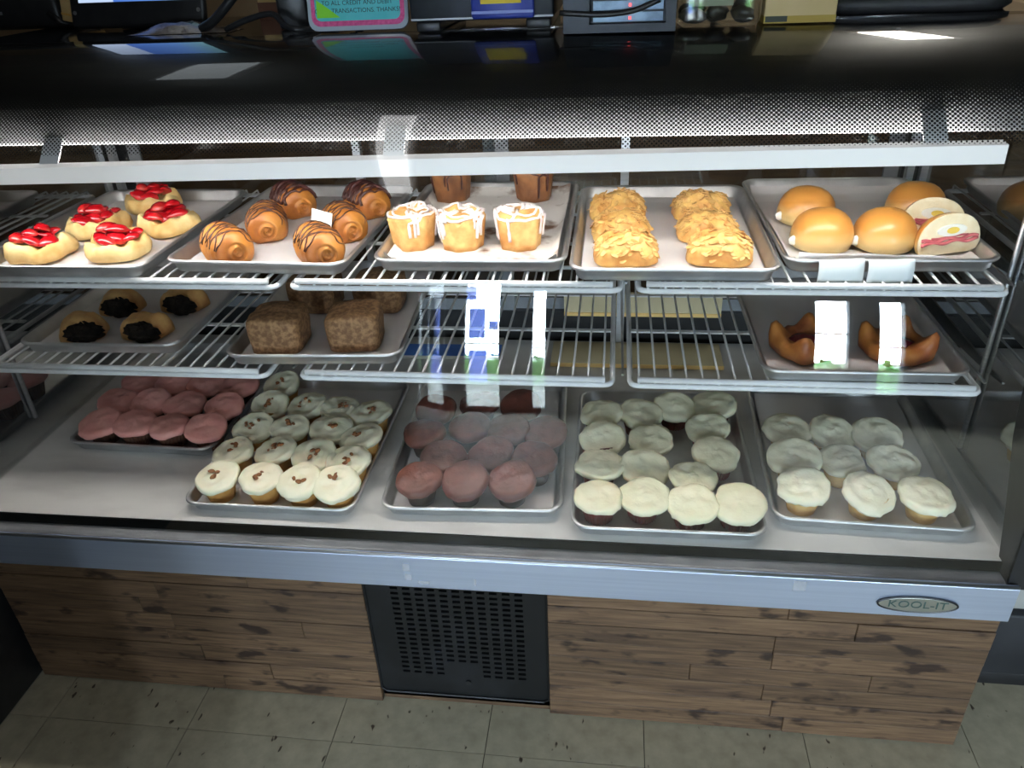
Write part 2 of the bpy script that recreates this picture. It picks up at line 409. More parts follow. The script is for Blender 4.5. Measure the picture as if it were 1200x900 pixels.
# badge
bx, bz = 1.4935, .4155
def ell(rx, rz, y, n=40): return [(bx + rx * math.cos(2 * PI * k / n), y, bz + rz * math.sin(2 * PI * k / n)) for k in range(n)]
m_badge = mat('badge_silver', (.50, .50, .44, 1), (.40, .42, .38, 1), .3, .8, scale=30)
badge = part('badge', MB().loft([ell(.060, .0155, -.2148), ell(.060, .0155, -.2175), ell(.057, .0138, -.2182)], False, True), m_badge, bump_o)
badge['label'] = 'oval silver maker badge'
part('badge_rim', MB().tube(ell(.0605, .0158, -.2175), .0016, 6, True), 'black', bump_o)
tm = ob('badge_lettering', text_mesh('KOOL-IT', .0205, mat('badge_letter', (.10, .17, .16, 1), None, .3, .5)), bump_o, (bx, -.2184, bz), (PI / 2, 0, 0))
tm.scale = (1.12, 1, 1)
# tape remnants on the bumper
for k, (tx, tz, tw, th) in enumerate(((.655, .425, .012, .016), (.657, .404, .012, .014), (.679, .397, .020, .006), (.778, .40, .004, .014), (1.30, .430, .02, .02))):
    part('tape_mark', MB().box(tx, tx + tw, -.2155, -.2149, tz, tz + th), mat('old_tape', rgb(178, 180, 186), rgb(160, 162, 168), .6, scale=60) if k == 0 else MATS['old_tape'], bump_o)
# deck
part('deck', MB().box(IX0 - .004, IX1 + .004, -.1705, .565, ZD - .022, ZD), 'deck', label='white laminate deck')
for x in (IX0 - .02, IX1 + .004): part('deck_edge_strip', MB().box(x, x + .016, -.1705, .565, ZD - .022, ZD - .001), 'grey')
part('under_deck', MB().box(CX0, CX1, -.17, .60, .388, .450), 'black')
# front glass: curved, 5 mm thick; clear outside face, frit printed on the inside face
PROF = [(-.2035, .446), (-.197, .60), (-.180, .75), (-.152, .88), (-.112, 1.0), (-.062, 1.10), (-.002, 1.168), (.065, 1.205), (.14, 1.224), (.22, 1.230)]
pr = [Vector((p[0], p[1], 0)) for p in catmull([(y, z, 0) for y, z in PROF], 7)]
def offset_prof(pr, d):
    out = []
    for i, p in enumerate(pr):
        t = (pr[min(i + 1, len(pr) - 1)] - pr[max(i - 1, 0)]).normalized()
        out.append(p + Vector((t.y, -t.x, 0)) * d)
    return out
inner = offset_prof(pr, .005)
arc = [0]
for a, b in zip(pr, pr[1:]): arc.append(arc[-1] + (b - a).length)
def arc_at_z(z): return next(arc[i] for i in range(len(pr)) if pr[i].y >= z)
M['frit'] = glass_mat('printed_curved_glass', .04, (.985, .995, .99, 1), frit=(arc_at_z(1.092), arc_at_z(1.178)))
def curved_glass():
    n = len(pr); x0, x1 = -.182, 1.622
    verts = [(x0, p.x, p.y) for p in pr] + [(x1, p.x, p.y) for p in pr] + [(x0, p.x, p.y) for p in inner] + [(x1, p.x, p.y) for p in inner]
    verts += verts                     # the end faces get their own vertices so the sheet stays a true cylinder
    F = []; mi = []
    for i in range(n - 1): F.append((i, n + i, n + i + 1, i + 1)); mi.append(0)
    for i in range(n - 1): F.append((2 * n + i, 2 * n + i + 1, 3 * n + i + 1, 3 * n + i)); mi.append(1)
    for i in range(n - 1): F.append(tuple(4 * n + k for k in (i, i + 1, 2 * n + i + 1, 2 * n + i))); mi.append(0); F.append(tuple(4 * n + k for k in (n + i, 3 * n + i, 3 * n + i + 1, n + i + 1))); mi.append(0)
    me = mesh_data('front_glass', verts, F, None, True); me.materials.append(M['clear']); me.materials.append(M['frit'])
    me.polygons.foreach_set('material_index', mi)
    uv = me.uv_layers.new(name='UVMap')
    for l in me.loops:
        i = l.vertex_index; uv.data[l.index].uv = (verts[i][0], arc[i % n])
    o = ob('front_glass', me, case); o['label'] = 'curved front glass with black dotted band'
curved_glass()
# end panels: glass with black front edging that follows the curve
def end_panel(xg, x0, x1):
    outline = [(p.x + .004, p.y) for p in inner] + [(.56, 1.222), (.56, .455)]
    g = part('end_glass', prism([(y, z) for y, z in outline], xg, xg + .004), 'side_glass')
    edge = MB(); n = len(pr)
    for i in range(0, n - 1, 2):
        j = min(i + 2, n - 1)
        a0, a1 = pr[i], pr[j]; dd = lambda p: min(.105, .032 + max(0, p.y - .44) * .30); b0, b1 = offset_prof(pr, dd(a0))[i], offset_prof(pr, dd(a1))[j]
        base = len(edge.v)
        edge.v += [(x, p.x, p.y) for x in (x0, x1) for p in (a0, a1, b1, b0)]
        edge.f += [tuple(base + k for k in q) for q in ((0, 1, 2, 3), (7, 6, 5, 4), (0, 4, 5, 1), (2, 6, 7, 3))]
    part('end_edging', edge, 'black')
    return g
end_panel(IX0 - .004, CX0, -.182)
end_panel(IX1, 1.622, CX1)
# uprights on the end glass
for x in (IX0 + .005, IX1 - .005): part('upright', MB().tube([(x, .057, .534), (x, .064, 1.06)], .0045, 8), 'steel', None, True)
# rear: frame, track and sliding door glass
part('rear_frame', MB().box(CX0, CX1, .585, .615, .45, .545).box(CX0, CX1, .585, .615, 1.17, 1.225).box(CX0, CX0 + .05, .585, .615, .545, 1.17).box(CX1 - .05, CX1, .585, .615, .545, 1.17), 'black')
for x0, x1, y in ((CX0 + .05, .76, .590), (.70, CX1 - .05, .602)):
    d = part('rear_door', MB().box(x0, x1, y, y + .008, .545, .575).box(x0, x1, y, y + .008, 1.14, 1.17).box(x0, x0 + .03, y, y + .008, .575, 1.14).box(x1 - .03, x1, y, y + .008, .575, 1.14), 'grey')
    part('door_pane', MB().box(x0 + .03, x1 - .03, y + .002, y + .006, .575, 1.14), 'door_glass', d)
led = part('rear_ledge', MB().box(.885, 1.262, .566, .584, .548, .600), 'beige', label='beige ledge inside the rear doors')
part('ledge_trim', MB().box(.885, 1.262, .563, .5659, .544, .553), 'gold', led)
# top
part('top_plate', MB().box(CX0, CX1, .22, .64, 1.214, 1.2295), 'black_gloss', label='glossy black top')
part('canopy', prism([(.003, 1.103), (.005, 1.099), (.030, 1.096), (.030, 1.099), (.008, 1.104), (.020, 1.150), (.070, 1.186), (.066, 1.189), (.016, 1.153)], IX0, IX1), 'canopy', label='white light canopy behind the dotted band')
part('inner_ceiling', MB().box(IX0, IX1, .0705, .56, 1.186, 1.190), 'groove')
# light fixture: rail, tube, brackets; it hangs a touch crooked
lamp = bpy.data.objects.new('light_fixture', None); COL.objects.link(lamp); lamp.parent = case; lamp.location = (.69, -.04, 1.068); lamp.rotation_euler = (0, -.0115, 0)
RL = (-.86, .832)
prism([(-.004, -.011), (-.001, -.012), (.001, .012), (.016, .014), (.016, .0165), (-.003, .014)], *RL).ob('rail', M['glow_rail'], lamp)
tube_m = mat('fluorescent_tube', (.9, .9, .9, 1), emit=(1, .97, .93, 1), es=27)
MB().tube([(RL[0] + .03, .016, -.001), (RL[1] - .03, .016, -.001)], .0095, 10).ob('tube', tube_m, lamp, True)
for bxx in (-.585, -.02, .745):  # middle one stands in for a pale streak reflected in the glass
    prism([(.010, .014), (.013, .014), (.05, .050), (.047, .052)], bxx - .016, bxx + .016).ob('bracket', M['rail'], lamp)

# ------------------------------------------------------------------ wire shelves
def wire_shelf(label, x0, x1, z, grp, y0=-.028, y1=.50):
    w = x1 - x0
    t = thing('wire_shelf', label, 'shelf', ((x0 + x1) / 2, 0, z), group=grp); h = w / 2
    R = .0048
    loop = []
    for qx, qy, a0 in ((1, 1, 0), (-1, 1, PI / 2), (-1, -1, PI), (1, -1, 1.5 * PI)):
        cy = y1 - .015 if qy > 0 else y0 + .015
        for k in range(4):
            a = a0 + PI / 2 * k / 3; loop.append((qx * (h - .015) + .015 * math.cos(a), cy + .015 * math.sin(a), -.0155))
    MB().tube(loop, R, 8, True).ob('frame_rod', M['coat_wire'], t, True)
    MB().tube([(-h + .012, y0 - .001, -.0035), (h - .012, y0 - .001, -.0045)], .0052, 8).ob('front_rod', M['coat_wire'], t, True)
    for yy in (.163, .329): MB().box(-h + .004, h - .004, yy - .005, yy + .005, -.0092, -.0062).ob('cross_bar', M['coat_wire'], t)
    wm = MB().tube([(0, y1, -.0125), (0, y1 - .004, -.003), (0, y0 + .006, -.003), (0, y0 + .001, -.006), (0, y0 + .001, -.014)], .0022, 6).data('wire', M['coat_wire'], True)
    n = round((w - .03) / .0265)
    for k in range(n + 1): ob('wire', wm, t, (-h + .015 + (w - .03) * k / n, 0, 0))
    return t
ZS1, ZS2 = .884, .711
for z, nm, panels in ((ZS1, 'upper', ((-.165, .442, 'left'), (.467, 1.013, 'middle'), (1.041, 1.586, 'right'))), (ZS2, 'lower', ((-.165, .388, 'left'), (.452, 1.004, 'middle'), (1.034, 1.590, 'right')))):
    for x0, x1, side in panels:
        wire_shelf(f'white coated wire shelf, {side} panel of the {nm} shelf row', x0, x1, z, f'{nm} wire shelves')
# rear standards with brackets that carry the shelf gaps
for x in (.42, 1.022):
    st = part('shelf_standard', MB().box(x - .009, x + .009, .545, .562, ZD, 1.186), 'steel')
    for z in (ZS1, ZS2): part('shelf_bracket', prism([(.545, z - .021), (.545, z - .075), (.10, z - .035), (.02, z - .024), (.02, z - .021)], x - .002, x + .002), 'steel', st)
for x in (IX0 + .012, IX1 - .014):
    st = part('shelf_standard', MB().box(x - .007, x + .007, .545, .562, ZD, 1.186), 'steel')
    for z in (ZS1, ZS2): part('shelf_bracket', prism([(.545, z - .021), (.545, z - .075), (.10, z - .035), (.02, z - .024), (.02, z - .021)], x - .002, x + .002), 'steel', st)

# ------------------------------------------------------------------ sheet pans
PW, PD = .325, .455
def pan_mesh():
    m = MB(); L = []
    w0, d0 = PW - .030, PD - .030
    for w, d, r, z in ((w0 - .03, d0 - .03, .012, .0022), (w0, d0, .018, .0018), (w0 + .004, d0 + .004, .02, .004), (PW - .016, PD - .016, .026, .0225), (PW - .012, PD - .012, .027, .0245), (PW - .006, PD - .006, .028, .0255), (PW - .001, PD - .001, .03, .0240), (PW, PD, .03, .0215), (PW - .003, PD - .003, .029, .0188), (PW - .009, PD - .009, .028, .0195), (PW - .014, PD - .014, .026, .0200), (w0 + .008, d0 + .008, .021, .0035), (w0 + .003, d0 + .003, .019, .0)):
        L.append(rrect(w, d, r, z))
    m.loft(L, True, True)
    me = m.data('sheet_pan', M['pan'], True)
    return me
PAN = pan_mesh()
def paper_mesh(w, d, seed, m, curl=0.0, crumple=.0012, edge=.010):
    def fn(u, v):
        x, y = (u - .5) * w, (v - .5) * d
        z = .0032 + crumple * (1 + nz(x + seed, y, seed * .7, 14)) + curl * (max(0, abs(u - .5) - .44) / .06) ** 2 * (.5 + .5 * nz(x, y, seed, 9)) + curl * (max(0, abs(v - .5) - .45) / .05) ** 2 * (.6 + .4 * nz(y, x, seed, 9))
        return (x, y, z)
    mb = MB().grid(fn, 20, 26); n = len(mb.v)
    me = mb.data('parchment_sheet', m, True)
    return me
def sheet_pan(flx, fly, z, ang, label, grp, paper=None, plabel=None, pk={}):
    c, s = math.cos(ang), math.sin(ang)
    cx = flx + PW / 2 * c - PD / 2 * s; cy = fly + PW / 2 * s + PD / 2 * c
    p = ob('sheet_pan', PAN, None, (cx, cy, z), (0, 0, ang)); tag(p, label, 'tray', grp)
    if paper:
        q = ob('parchment_sheet', paper_mesh(PW - .036, PD - .036, flx * 7, M[paper], **pk), None, (cx, cy, z), (0, 0, ang)); tag(q, plabel, 'paper', 'parchment liners')
    return p
g1, g2, g3 = 'sheet pans on the upper shelf', 'sheet pans on the lower shelf', 'sheet pans on the deck'
T1 = ZS1 + .0005
sheet_pan(-.108, -.043, T1, 0, 'aluminium sheet pan holding the strawberry danishes', g1, 'paper', 'white parchment under the strawberry danishes')
sheet_pan(.238, -.012, T1, -.04, 'aluminium sheet pan holding the chocolate drizzled croissants', g1, 'paper', 'white parchment under the drizzled croissants')
sheet_pan(.602, -.004, T1, 0, 'aluminium sheet pan holding the iced cinnamon muffins', g1, 'stain_paper', 'chocolate stained parchment under the iced cinnamon muffins', dict(curl=.022, crumple=.003))
sheet_pan(.931, -.038, T1, 0, 'aluminium sheet pan holding the almond pastries', g1, 'paper', 'white parchment under the almond pastries')
sheet_pan(1.264, .002, T1, .02, 'aluminium sheet pan holding the bread buns', g1, 'paper', 'white parchment under the bread buns', dict(curl=.012))
T2 = ZS2 + .0005
sheet_pan(-.116, .003, T2, .02, 'aluminium sheet pan holding the dark filled pastries', g2, 'paper', 'parchment under the dark filled pastries')
sheet_pan(.312, -.028, T2, .05, 'aluminium sheet pan holding the brown loaf cakes', g2, 'paper', 'parchment under the brown loaf cakes')
sheet_pan(1.245, -.040, T2, .01, 'aluminium sheet pan holding two jam pastries', g2, 'paper', 'parchment under the jam pastries')
T3 = ZD + .0005
sheet_pan(-.112, .022, T3, -.03, 'aluminium sheet pan holding the pink cupcakes', g3)
sheet_pan(.233, -.153, T3, .003, 'aluminium sheet pan holding the walnut topped cupcakes', g3, 'paper', 'parchment under the walnut topped cupcakes', dict(curl=.008))
sheet_pan(.600, -.141, T3, .04, 'aluminium sheet pan holding the chocolate cupcakes', g3, 'paper', 'parchment under the chocolate cupcakes')
sheet_pan(.940, -.168, T3, .0075, 'aluminium sheet pan holding the red velvet cupcakes', g3)
sheet_pan(1.276, -.1195, T3, -.036, 'aluminium sheet pan holding the plain vanilla cupcakes', g3, 'paper', 'parchment under the vanilla cupcakes', dict(curl=.006))

# ------------------------------------------------------------------ cupcakes
def cup_mesh(m, r0=.0235, r1=.033, h=.042, n=56, pleat=.0009):
    L = []
    for k in range(5):
        t = k / 4; r = r0 + (r1 - r0) * t
        L.append([((r + pleat * (1 if i % 2 else -1)) * math.cos(2 * PI * i / n), (r + pleat * (1 if i % 2 else -1)) * math.sin(2 * PI * i / n), h * t) for i in range(n)])
    return MB().loft(L, True, True).data('cup', m, pleat < .0005)
def frosting_mesh(m, R, seed, dome=.016, ridge=.0022, rag=.10, n=40):
    L = []
    prof = [(.98, -.003), (1.0, .001), (.995, .0055), (.95, .0100), (.86, .0122), (.70, .0135), (.54, .0144), (.38, .0152), (.22, .0157), (.1, .016), (.02, .016)]
    for q, (r, z) in enumerate([(.80, -.006)] + prof):
        ring = []
        for i in range(n):
            a = 2 * PI * i / n; ca, sa = math.cos(a), math.sin(a)
            k = 1 + rag * 1.5 * nz(ca * .9 + seed, sa * .9, seed * 1.3) + rag * .7 * nz(ca * 4 + seed, sa * 4, seed)
            k = max(.80, min(1.03, k)); rr = R * r * (k if r > .5 else 1 + (k - 1) * r * 1.6)
            zz = z / .016 * dome if z > 0 else z
            zz += ridge * (math.sin(a * 2 + r * 9 + seed) + .8 * math.sin(a - r * 17 + seed * 2)) * (r ** .5) * (1 if r < .93 else .35) + .0026 * nz(rr * ca * 60 + seed, rr * sa * 60, seed) - (.006 * max(0, nz(ca + seed, sa, 3 + seed)) if q < 3 else 0)
            ring.append((rr * ca, rr * sa, zz))
        L.append(ring)
    return MB().loft(L, True, True).data('frosting', m, True)
m_cream = mat('cream_frosting', rgb(246, 240, 214), rgb(238, 230, 200), .5, scale=30, sss=.15, bump=.7, bscale=42, vary=.02)
m_cream2 = mat('cream_cheese_frosting', rgb(243, 238, 208), rgb(235, 229, 196), .5, scale=30, sss=.15, bump=.7, bscale=42, vary=.03)
m_pink = mat('pink_frosting', rgb(250, 180, 168), rgb(242, 164, 154), .5, scale=30, sss=.1, bump=.6, bscale=60, vary=.04)
m_choc = mat('chocolate_frosting', rgb(114, 62, 50), rgb(94, 50, 40), .45, scale=35, bump=.6, bscale=60, vary=.06)
m_gold_cake = mat('golden_cake', rgb(214, 164, 92), rgb(190, 134, 66), .7, scale=40, bump=.2)
m_vcake = mat('vanilla_cake', rgb(220, 184, 116), rgb(200, 154, 84), .7, scale=40, bump=.2)
m_dark_cake = mat('chocolate_cake', rgb(56, 34, 28), rgb(36, 22, 20), .6, scale=40, bump=.2)
m_red_cake = mat('red_velvet_cake', rgb(120, 34, 34), rgb(84, 20, 22), .65, scale=40, bump=.2)
m_pcake = mat('brown_cake', rgb(110, 70, 48), rgb(80, 48, 34), .7, scale=40, bump=.2)
m_nut = mat('walnut', rgb(150, 96, 52), rgb(104, 60, 32), .6, scale=90)
def nut_mesh(seed):
    m = MB(); L = []
    for q in range(5):
        ph = PI * q / 4; r = math.sin(ph)
        L.append([((.0075 * r + .0001) * math.cos(2 * PI * i / 7) * (1 + .5 * nz(i, q, seed)), (.005 * r + .0001) * math.sin(2 * PI * i / 7) * (1 + .5 * nz(i, q, seed + 4)), .0035 * -math.cos(ph)) for i in range(7)])
    return m.loft(L, True, True).data('walnut_piece', m_nut, True)
NUTS = [nut_mesh(s) for s in (1.3, 4.7, 8.1)]
def cupcake_set(name, pts, labels, grp, frost, cake, R, dome, nuts=False, cup_h=.042, ridge=.0022, rag=.10, lift=0, sj=.05, tilt=.14):
    cup = cup_mesh(cake, h=cup_h, pleat=.0001 if lift else .0009); FR = [frosting_mesh(frost, R, s * 3.7 + R * 90, dome, ridge, rag) for s in range(1, 7)]
    for k, ((x, y), lab) in enumerate(zip(pts, labels)):
        t = thing(name, lab, 'cupcake', (x, y, T3 + (.0065 if lift else .003)), (0, 0, 0), grp)
        ob('cup', cup, t)
        s = 1 + random.uniform(-sj, sj)
        f = ob('frosting', FR[k % 6], t, (random.uniform(-.003, .003), random.uniform(-.003, .003), cup_h + .001), (0, 0, 0), (s, s, 1))
        f.rotation_mode = 'ZYX'; f.rotation_euler = (.13 + random.uniform(-tilt, tilt), random.uniform(-tilt, tilt), random.uniform(0, 6.28))
        if nuts:
            for q in range(random.choice((4, 5, 6, 7))):
                a = random.uniform(0, 6.28); d = random.uniform(.001, .015)
                ob('walnut_piece', random.choice(NUTS), f, (d * math.cos(a), d * math.sin(a), dome + .0012), (random.uniform(-.4, .4), random.uniform(-.4, .4), a * 2), random.uniform(.45, .95))
def row_labels(kind, rows, rownames, place):
    out = []
    for n, rn in zip(rows, rownames):
        for i in range(n):
            w = {1: 'the only one'}.get(n) or ('leftmost' if i == 0 else 'rightmost' if i == n - 1 else ORD[i + 1] + ' from left')
            out.append(f'{kind}, {w} in the {rn} row{place}')
    return out
pink = [(-0.046, 0.066), (0.030, 0.063), (0.108, 0.062), (0.189, 0.060), (-0.053, 0.148), (0.022, 0.148), (0.102, 0.142), (0.187, 0.142), (-0.048, 0.230), (0.031, 0.228), (0.111, 0.224), (0.187, 0.226)]
pink = [(x, y - .002) for x, y in pink]
cupcake_set('pink_cupcake', pink, row_labels('pink frosted cupcake on the deck', (4, 4, 4), ('front', 'middle', 'back'), ''), 'pink cupcakes on the deck pan', m_pink, m_pcake, .0430, .011, ridge=.0012, rag=.10)
carrot = [(0.290, -0.106), (0.376, -0.106), (0.451, -0.109), (0.519, -0.110), (0.289, -0.029), (0.369, -0.021), (0.452, -0.025), (0.522, -0.043), (0.288, 0.061), (0.369, 0.059), (0.452, 0.060), (0.523, 0.038), (0.290, 0.142), (0.369, 0.142), (0.446, 0.136), (0.519, 0.121), (0.287, 0.225)]
cupcake_set('walnut_cupcake', carrot, row_labels('cream cupcake with walnut pieces', (4, 4, 4, 4), ('front', 'second', 'third', 'fourth'), '') + ['lone cream cupcake with walnut pieces at the very back of its pan'], 'walnut topped cupcakes on the deck pan', m_cream, m_gold_cake, .0425, .0105, True, lift=1, rag=.09)
choc = [(0.666, -0.090), (0.747, -0.086), (0.830, -0.080), (0.698, -0.022), (0.785, -0.006), (0.866, -0.016), (0.644, 0.057), (0.726, 0.082), (0.806, 0.078), (0.880, 0.068), (0.650, 0.142), (0.735, 0.168), (0.822, 0.166)]
cupcake_set('chocolate_cupcake', choc, row_labels('chocolate frosted cupcake', (3, 3, 4, 3), ('front', 'second', 'third', 'back'), ''), 'chocolate cupcakes on the deck pan', m_choc, m_dark_cake, .0435, .016, lift=1, ridge=.001, rag=.07, sj=.03)
rv = [(0.986, -0.112), (1.062, -0.103), (1.141, -0.119), (1.218, -0.114), (0.984, -0.022), (1.068, -0.026), (1.152, -0.047), (0.990, 0.066), (1.078, 0.070), (1.200, 0.027), (0.982, 0.155), (1.060, 0.158), (1.190, 0.114), (1.133, 0.190), (1.213, 0.198)]
col_of = [(1, 1), (2, 1), (3, 1), (4, 1), (1, 2), (2, 2), (3, 2), (1, 3), (2, 3), (4, 2), (1, 4), (2, 4), (4, 3), (3, 3), (4, 4)]
rvl = [f"red velvet cupcake, {'front one' if r == 1 else ORD[r] + ' from the front'} in the {('', 'leftmost', 'second', 'third', 'rightmost')[c]} column" for c, r in col_of]
cupcake_set('red_velvet_cupcake', rv, rvl, 'red velvet cupcakes on the deck pan', m_cream2, m_red_cake, .0455, .009, ridge=.0013, rag=.12)
van = [(1.334, -0.068), (1.437, -0.072), (1.529, -0.075), (1.335, 0.021), (1.416, 0.015), (1.504, 0.016), (1.338, 0.110), (1.418, 0.108), (1.499, 0.100)]
cupcake_set('vanilla_cupcake', van, row_labels('plain vanilla cupcake', (3, 3, 3), ('front', 'middle', 'back'), ''), 'vanilla cupcakes on the deck pan', m_cream, m_vcake, .0455, .011, lift=1, rag=.14)

# ------------------------------------------------------------------ pastries of the upper shelf
PZ = T1 + .0065
m_dough = mat('pale_danish', rgb(232, 208, 148), rgb(208, 166, 98), .55, scale=26, bump=.3, bscale=60, vary=.03)
m_berry = mat('glazed_strawberry', rgb(172, 12, 24), rgb(206, 70, 62), .16, scale=40, lo=.5, hi=.75, coat=.6, vary=.12)
def berry_mesh(seed):
    L = []
    for q in range(8):
        t = q / 7; r = .0125 * (math.sin(PI * min(1, t * .92 + .06)) ** .7) * (1 - .35 * t)
        L.append([(r * math.cos(2 * PI * i / 12), r * .8 * max(-.35, math.sin(2 * PI * i / 12)), .030 * (t - .5)) for i in range(12)])
    return MB().loft(L, True, True).data('strawberry_piece', m_berry, True)
BERRY = berry_mesh(1)
def danish_base(seed, R=.058):
    L = []; n = 44
    for r, z in ((.70, 0), (.94, .003), (1.0, .012), (.97, .022), (.88, .030), (.74, .032), (.58, .027), (.40, .022), (.2, .021), (.02, .021)):
        ring = []
        for i in range(n):
            a = 2 * PI * i / n; ca, sa = math.cos(a), math.sin(a)
            k = 1 + .16 * nz(ca * 1.6 + seed, sa * 1.6, seed) + .06 * math.sin(4 * a + seed) * r
            ring.append((R * r * k * ca, R * r * k * sa * .92, z + .012 * nz(ca * r * 2.8 + seed, sa * r * 2.8, seed + 2) * (z > .003) + .003 * math.sin(7 * a + r * 8 + seed) * (.012 < z)))
        L.append(ring)
    return MB().loft(L, True, True).data('dough', m_dough, True)
D_ = [danish_base(s) for s in (2.2, 5.1, 7.9)]
dan_l = ['strawberry danish at the front left corner of its pan', 'strawberry danish at the front right of its pan', 'strawberry danish at middle left behind the front pair', 'strawberry danish at the right edge, second row', 'strawberry danish at the shaded back of the pan']
for k, ((x, y), lab) in enumerate(zip([(-0.028, 0.052), (0.118, 0.064), (0.005, 0.178), (0.146, 0.192), (0.035, 0.330)], dan_l)):
    t = thing('strawberry_danish', lab, 'danish', (x, y, PZ), (0, 0, random.uniform(0, 6)), 'strawberry danishes')
    ob('dough', D_[k % 3], t)
    for q in range(10):
        a = q * 2.4 + k; d = .008 + .0105 * math.sqrt(q) if q < 8 else .012
        zz = .034 if q < 8 else .047
        ob('strawberry_piece', BERRY, t, (d * math.cos(a), d * math.sin(a), zz + random.uniform(-.002, .003)), (random.uniform(.9, 1.7), random.uniform(-.5, .5), a + random.uniform(-.5, .5)), random.uniform(1.1, 1.45))

m_crois = mat('croissant_crust', rgb(190, 128, 54), rgb(150, 84, 30), .45, scale=22, bump=.25, bscale=50, vary=.05)
m_drizzle = mat('chocolate_drizzle', rgb(74, 38, 34), rgb(58, 28, 26), .3, scale=40)
def crois_surface(t, th, seed, off=0, Ra=.036, L=.043, flat=-.62):
    e = max(0.0, 1 - abs(t) ** 4.5) ** .5
    st = .0028 * ((abs(t) * 3.2 + .12 * math.sin(th + seed)) % 1)
    r = Ra * (.52 + .48 * e) + st + off + .002 * nz(t * 3 + seed, math.cos(th), math.sin(th))
    return Vector((t * L * 1.02, r * math.cos(th), max(r * math.sin(th), Ra * flat) - Ra * flat))
def crois_mesh(seed):
    n = 32; L = []
    for q in range(25):
        t = -1 + 2 * q / 24
        L.append([tuple(crois_surface(t, 2 * PI * i / n, seed)) for i in range(n)])
    for s, base in ((1, L[-1]), (-1, L[0])):      # rolled spiral on both ends
        rings = []
        c = Vector((base[0][0], 0, sum(p[2] for p in base) / n))
        for w in range(1, 9):
            k = 1 - w / 8.2; rings.append([tuple(c + (Vector(p) - c) * k + Vector((s * (.003 + .0055 * math.sin(w * 1.7 + 2 * PI * i / n)), 0, 0))) for i, p in enumerate(base)])
        if s > 0: L = L + rings
        else: L = rings[::-1] + L
    return MB().loft(L, True, True).data('croissant_body', m_crois, True)
def drizzle_mesh(seed, lines=9, r=.0016, m=m_drizzle, surf=crois_surface):
    mb = MB(); rnd = random.Random(seed)
    for q in range(lines):
        t0 = -.9 + 1.8 * (q + .5) / lines
        pts = []
        for k in range(13):
            th = .25 + (PI - .5) * k / 12
            pts.append(surf(max(-.97, min(.97, t0 + .10 * math.sin(k * .8 + q * 2 + seed) + rnd.uniform(-.03, .03))), th, seed, .0006))
        mb.tube(pts, [r * rnd.uniform(.7, 1.3) for _ in pts], 5)
    return mb.data('chocolate_drizzle', m, True)
CR = [(crois_mesh(s), drizzle_mesh(s, 13, .0011)) for s in (1.1, 2.7, 4.9)]
heavy = drizzle_mesh(6.6, 15, .0030)
cr_p = [((0.332, 0.046), -.75), ((0.356, 0.166), -1.15), ((0.358, 0.300), -.8), ((0.499, 0.046), -.95), ((0.506, 0.162), -.9), ((0.512, 0.296), -.8)]
cr_l = ['chocolate drizzled croissant, front one of the left column', 'chocolate drizzled croissant, middle one of the left column', 'dark chocolate croissant at the back of the left column', 'chocolate drizzled croissant, front one of the right column', 'chocolate drizzled croissant, middle right behind a small white card', 'dark chocolate croissant at the back of the right column']
for k, ((p, a), lab) in enumerate(zip(cr_p, cr_l)):
    t = thing('chocolate_croissant', lab, 'croissant', (p[0], p[1], PZ), (0, 0, a), 'chocolate croissants')
    b, d = CR[k % 3]
    ob('croissant_body', b, t); ob('chocolate_drizzle', d, t)
    if k in (2, 5): ob('chocolate_drizzle', heavy, t)
tag(ob('price_card', MB().box(-.022, .022, -.0008, .0008, 0, .066).data('price_card', M['card']), None, (.476, .104, PZ - .001), (-.22, .12, -.35)), 'small white card leaning on a croissant', 'card')

m_muf = mat('cinnamon_muffin', rgb(224, 182, 116), rgb(188, 128, 66), .55, scale=30, bump=.3, bscale=60, vary=.05)
m_mufd = mat('dark_muffin', rgb(140, 92, 52), rgb(100, 60, 34), .55, scale=30, bump=.3, bscale=60)
m_icing = mat('white_icing', rgb(232, 222, 220), None, .3, sss=.1)
def muf_surface(t, th, seed, off=0):          # t 0 base .. 1 rim .. 2 crown
    h = .056
    if t <= 1: r = .0345 + .007 * t + .0018 * math.sin(7 * th + seed) + .002 * nz(math.cos(th) * 2, math.sin(th) * 2, seed); z = h * t
    else:
        k = t - 1; r = .041 * math.cos(k * PI / 2 * .98) ** .8 + .0016 * math.sin(7 * th + seed) * (1 - k); z = h + .008 * math.sin(k * PI / 2) + .0075 * nz(r * 60 * math.cos(th) + seed, r * 60 * math.sin(th), seed) + .0025 * math.sin(k * 12 + th)
    return Vector(((r + off) * math.cos(th), (r + off) * math.sin(th), z + (off if t > 1 else 0)))
def muf_mesh(seed, m):
    return MB().loft([[tuple(muf_surface(t, 2 * PI * i / 36, seed)) for i in range(36)] for t in (0, .2, .4, .6, .8, .95, 1.06, 1.18, 1.3, 1.42, 1.54, 1.66, 1.78, 1.9, 1.98)], True, True).data('muffin_body', m, True)
def icing_mesh(seed, m, n=9, r=.0032):
    mb = MB(); rnd = random.Random(seed)
    for q in range(n):
        th = rnd.uniform(0, 6.28); end = rnd.uniform(.15, .75); pts = []
        for k in range(14):
            t = 1.95 - (1.95 - end) * k / 13; pts.append(muf_surface(t, th + .35 * math.sin(k * .35 + q) * (t > 1), seed, .0012))
        mb.tube(pts, [r * rnd.uniform(.7, 1.25) for _ in pts], 6)
    for q in range(2):
        t0 = 1.22 + q * .32
        mb.tube([muf_surface(t0, 2 * PI * k / 20, seed, .0012) for k in range(20)], r * .9, 6, True)
    return mb.data('icing', m, True)
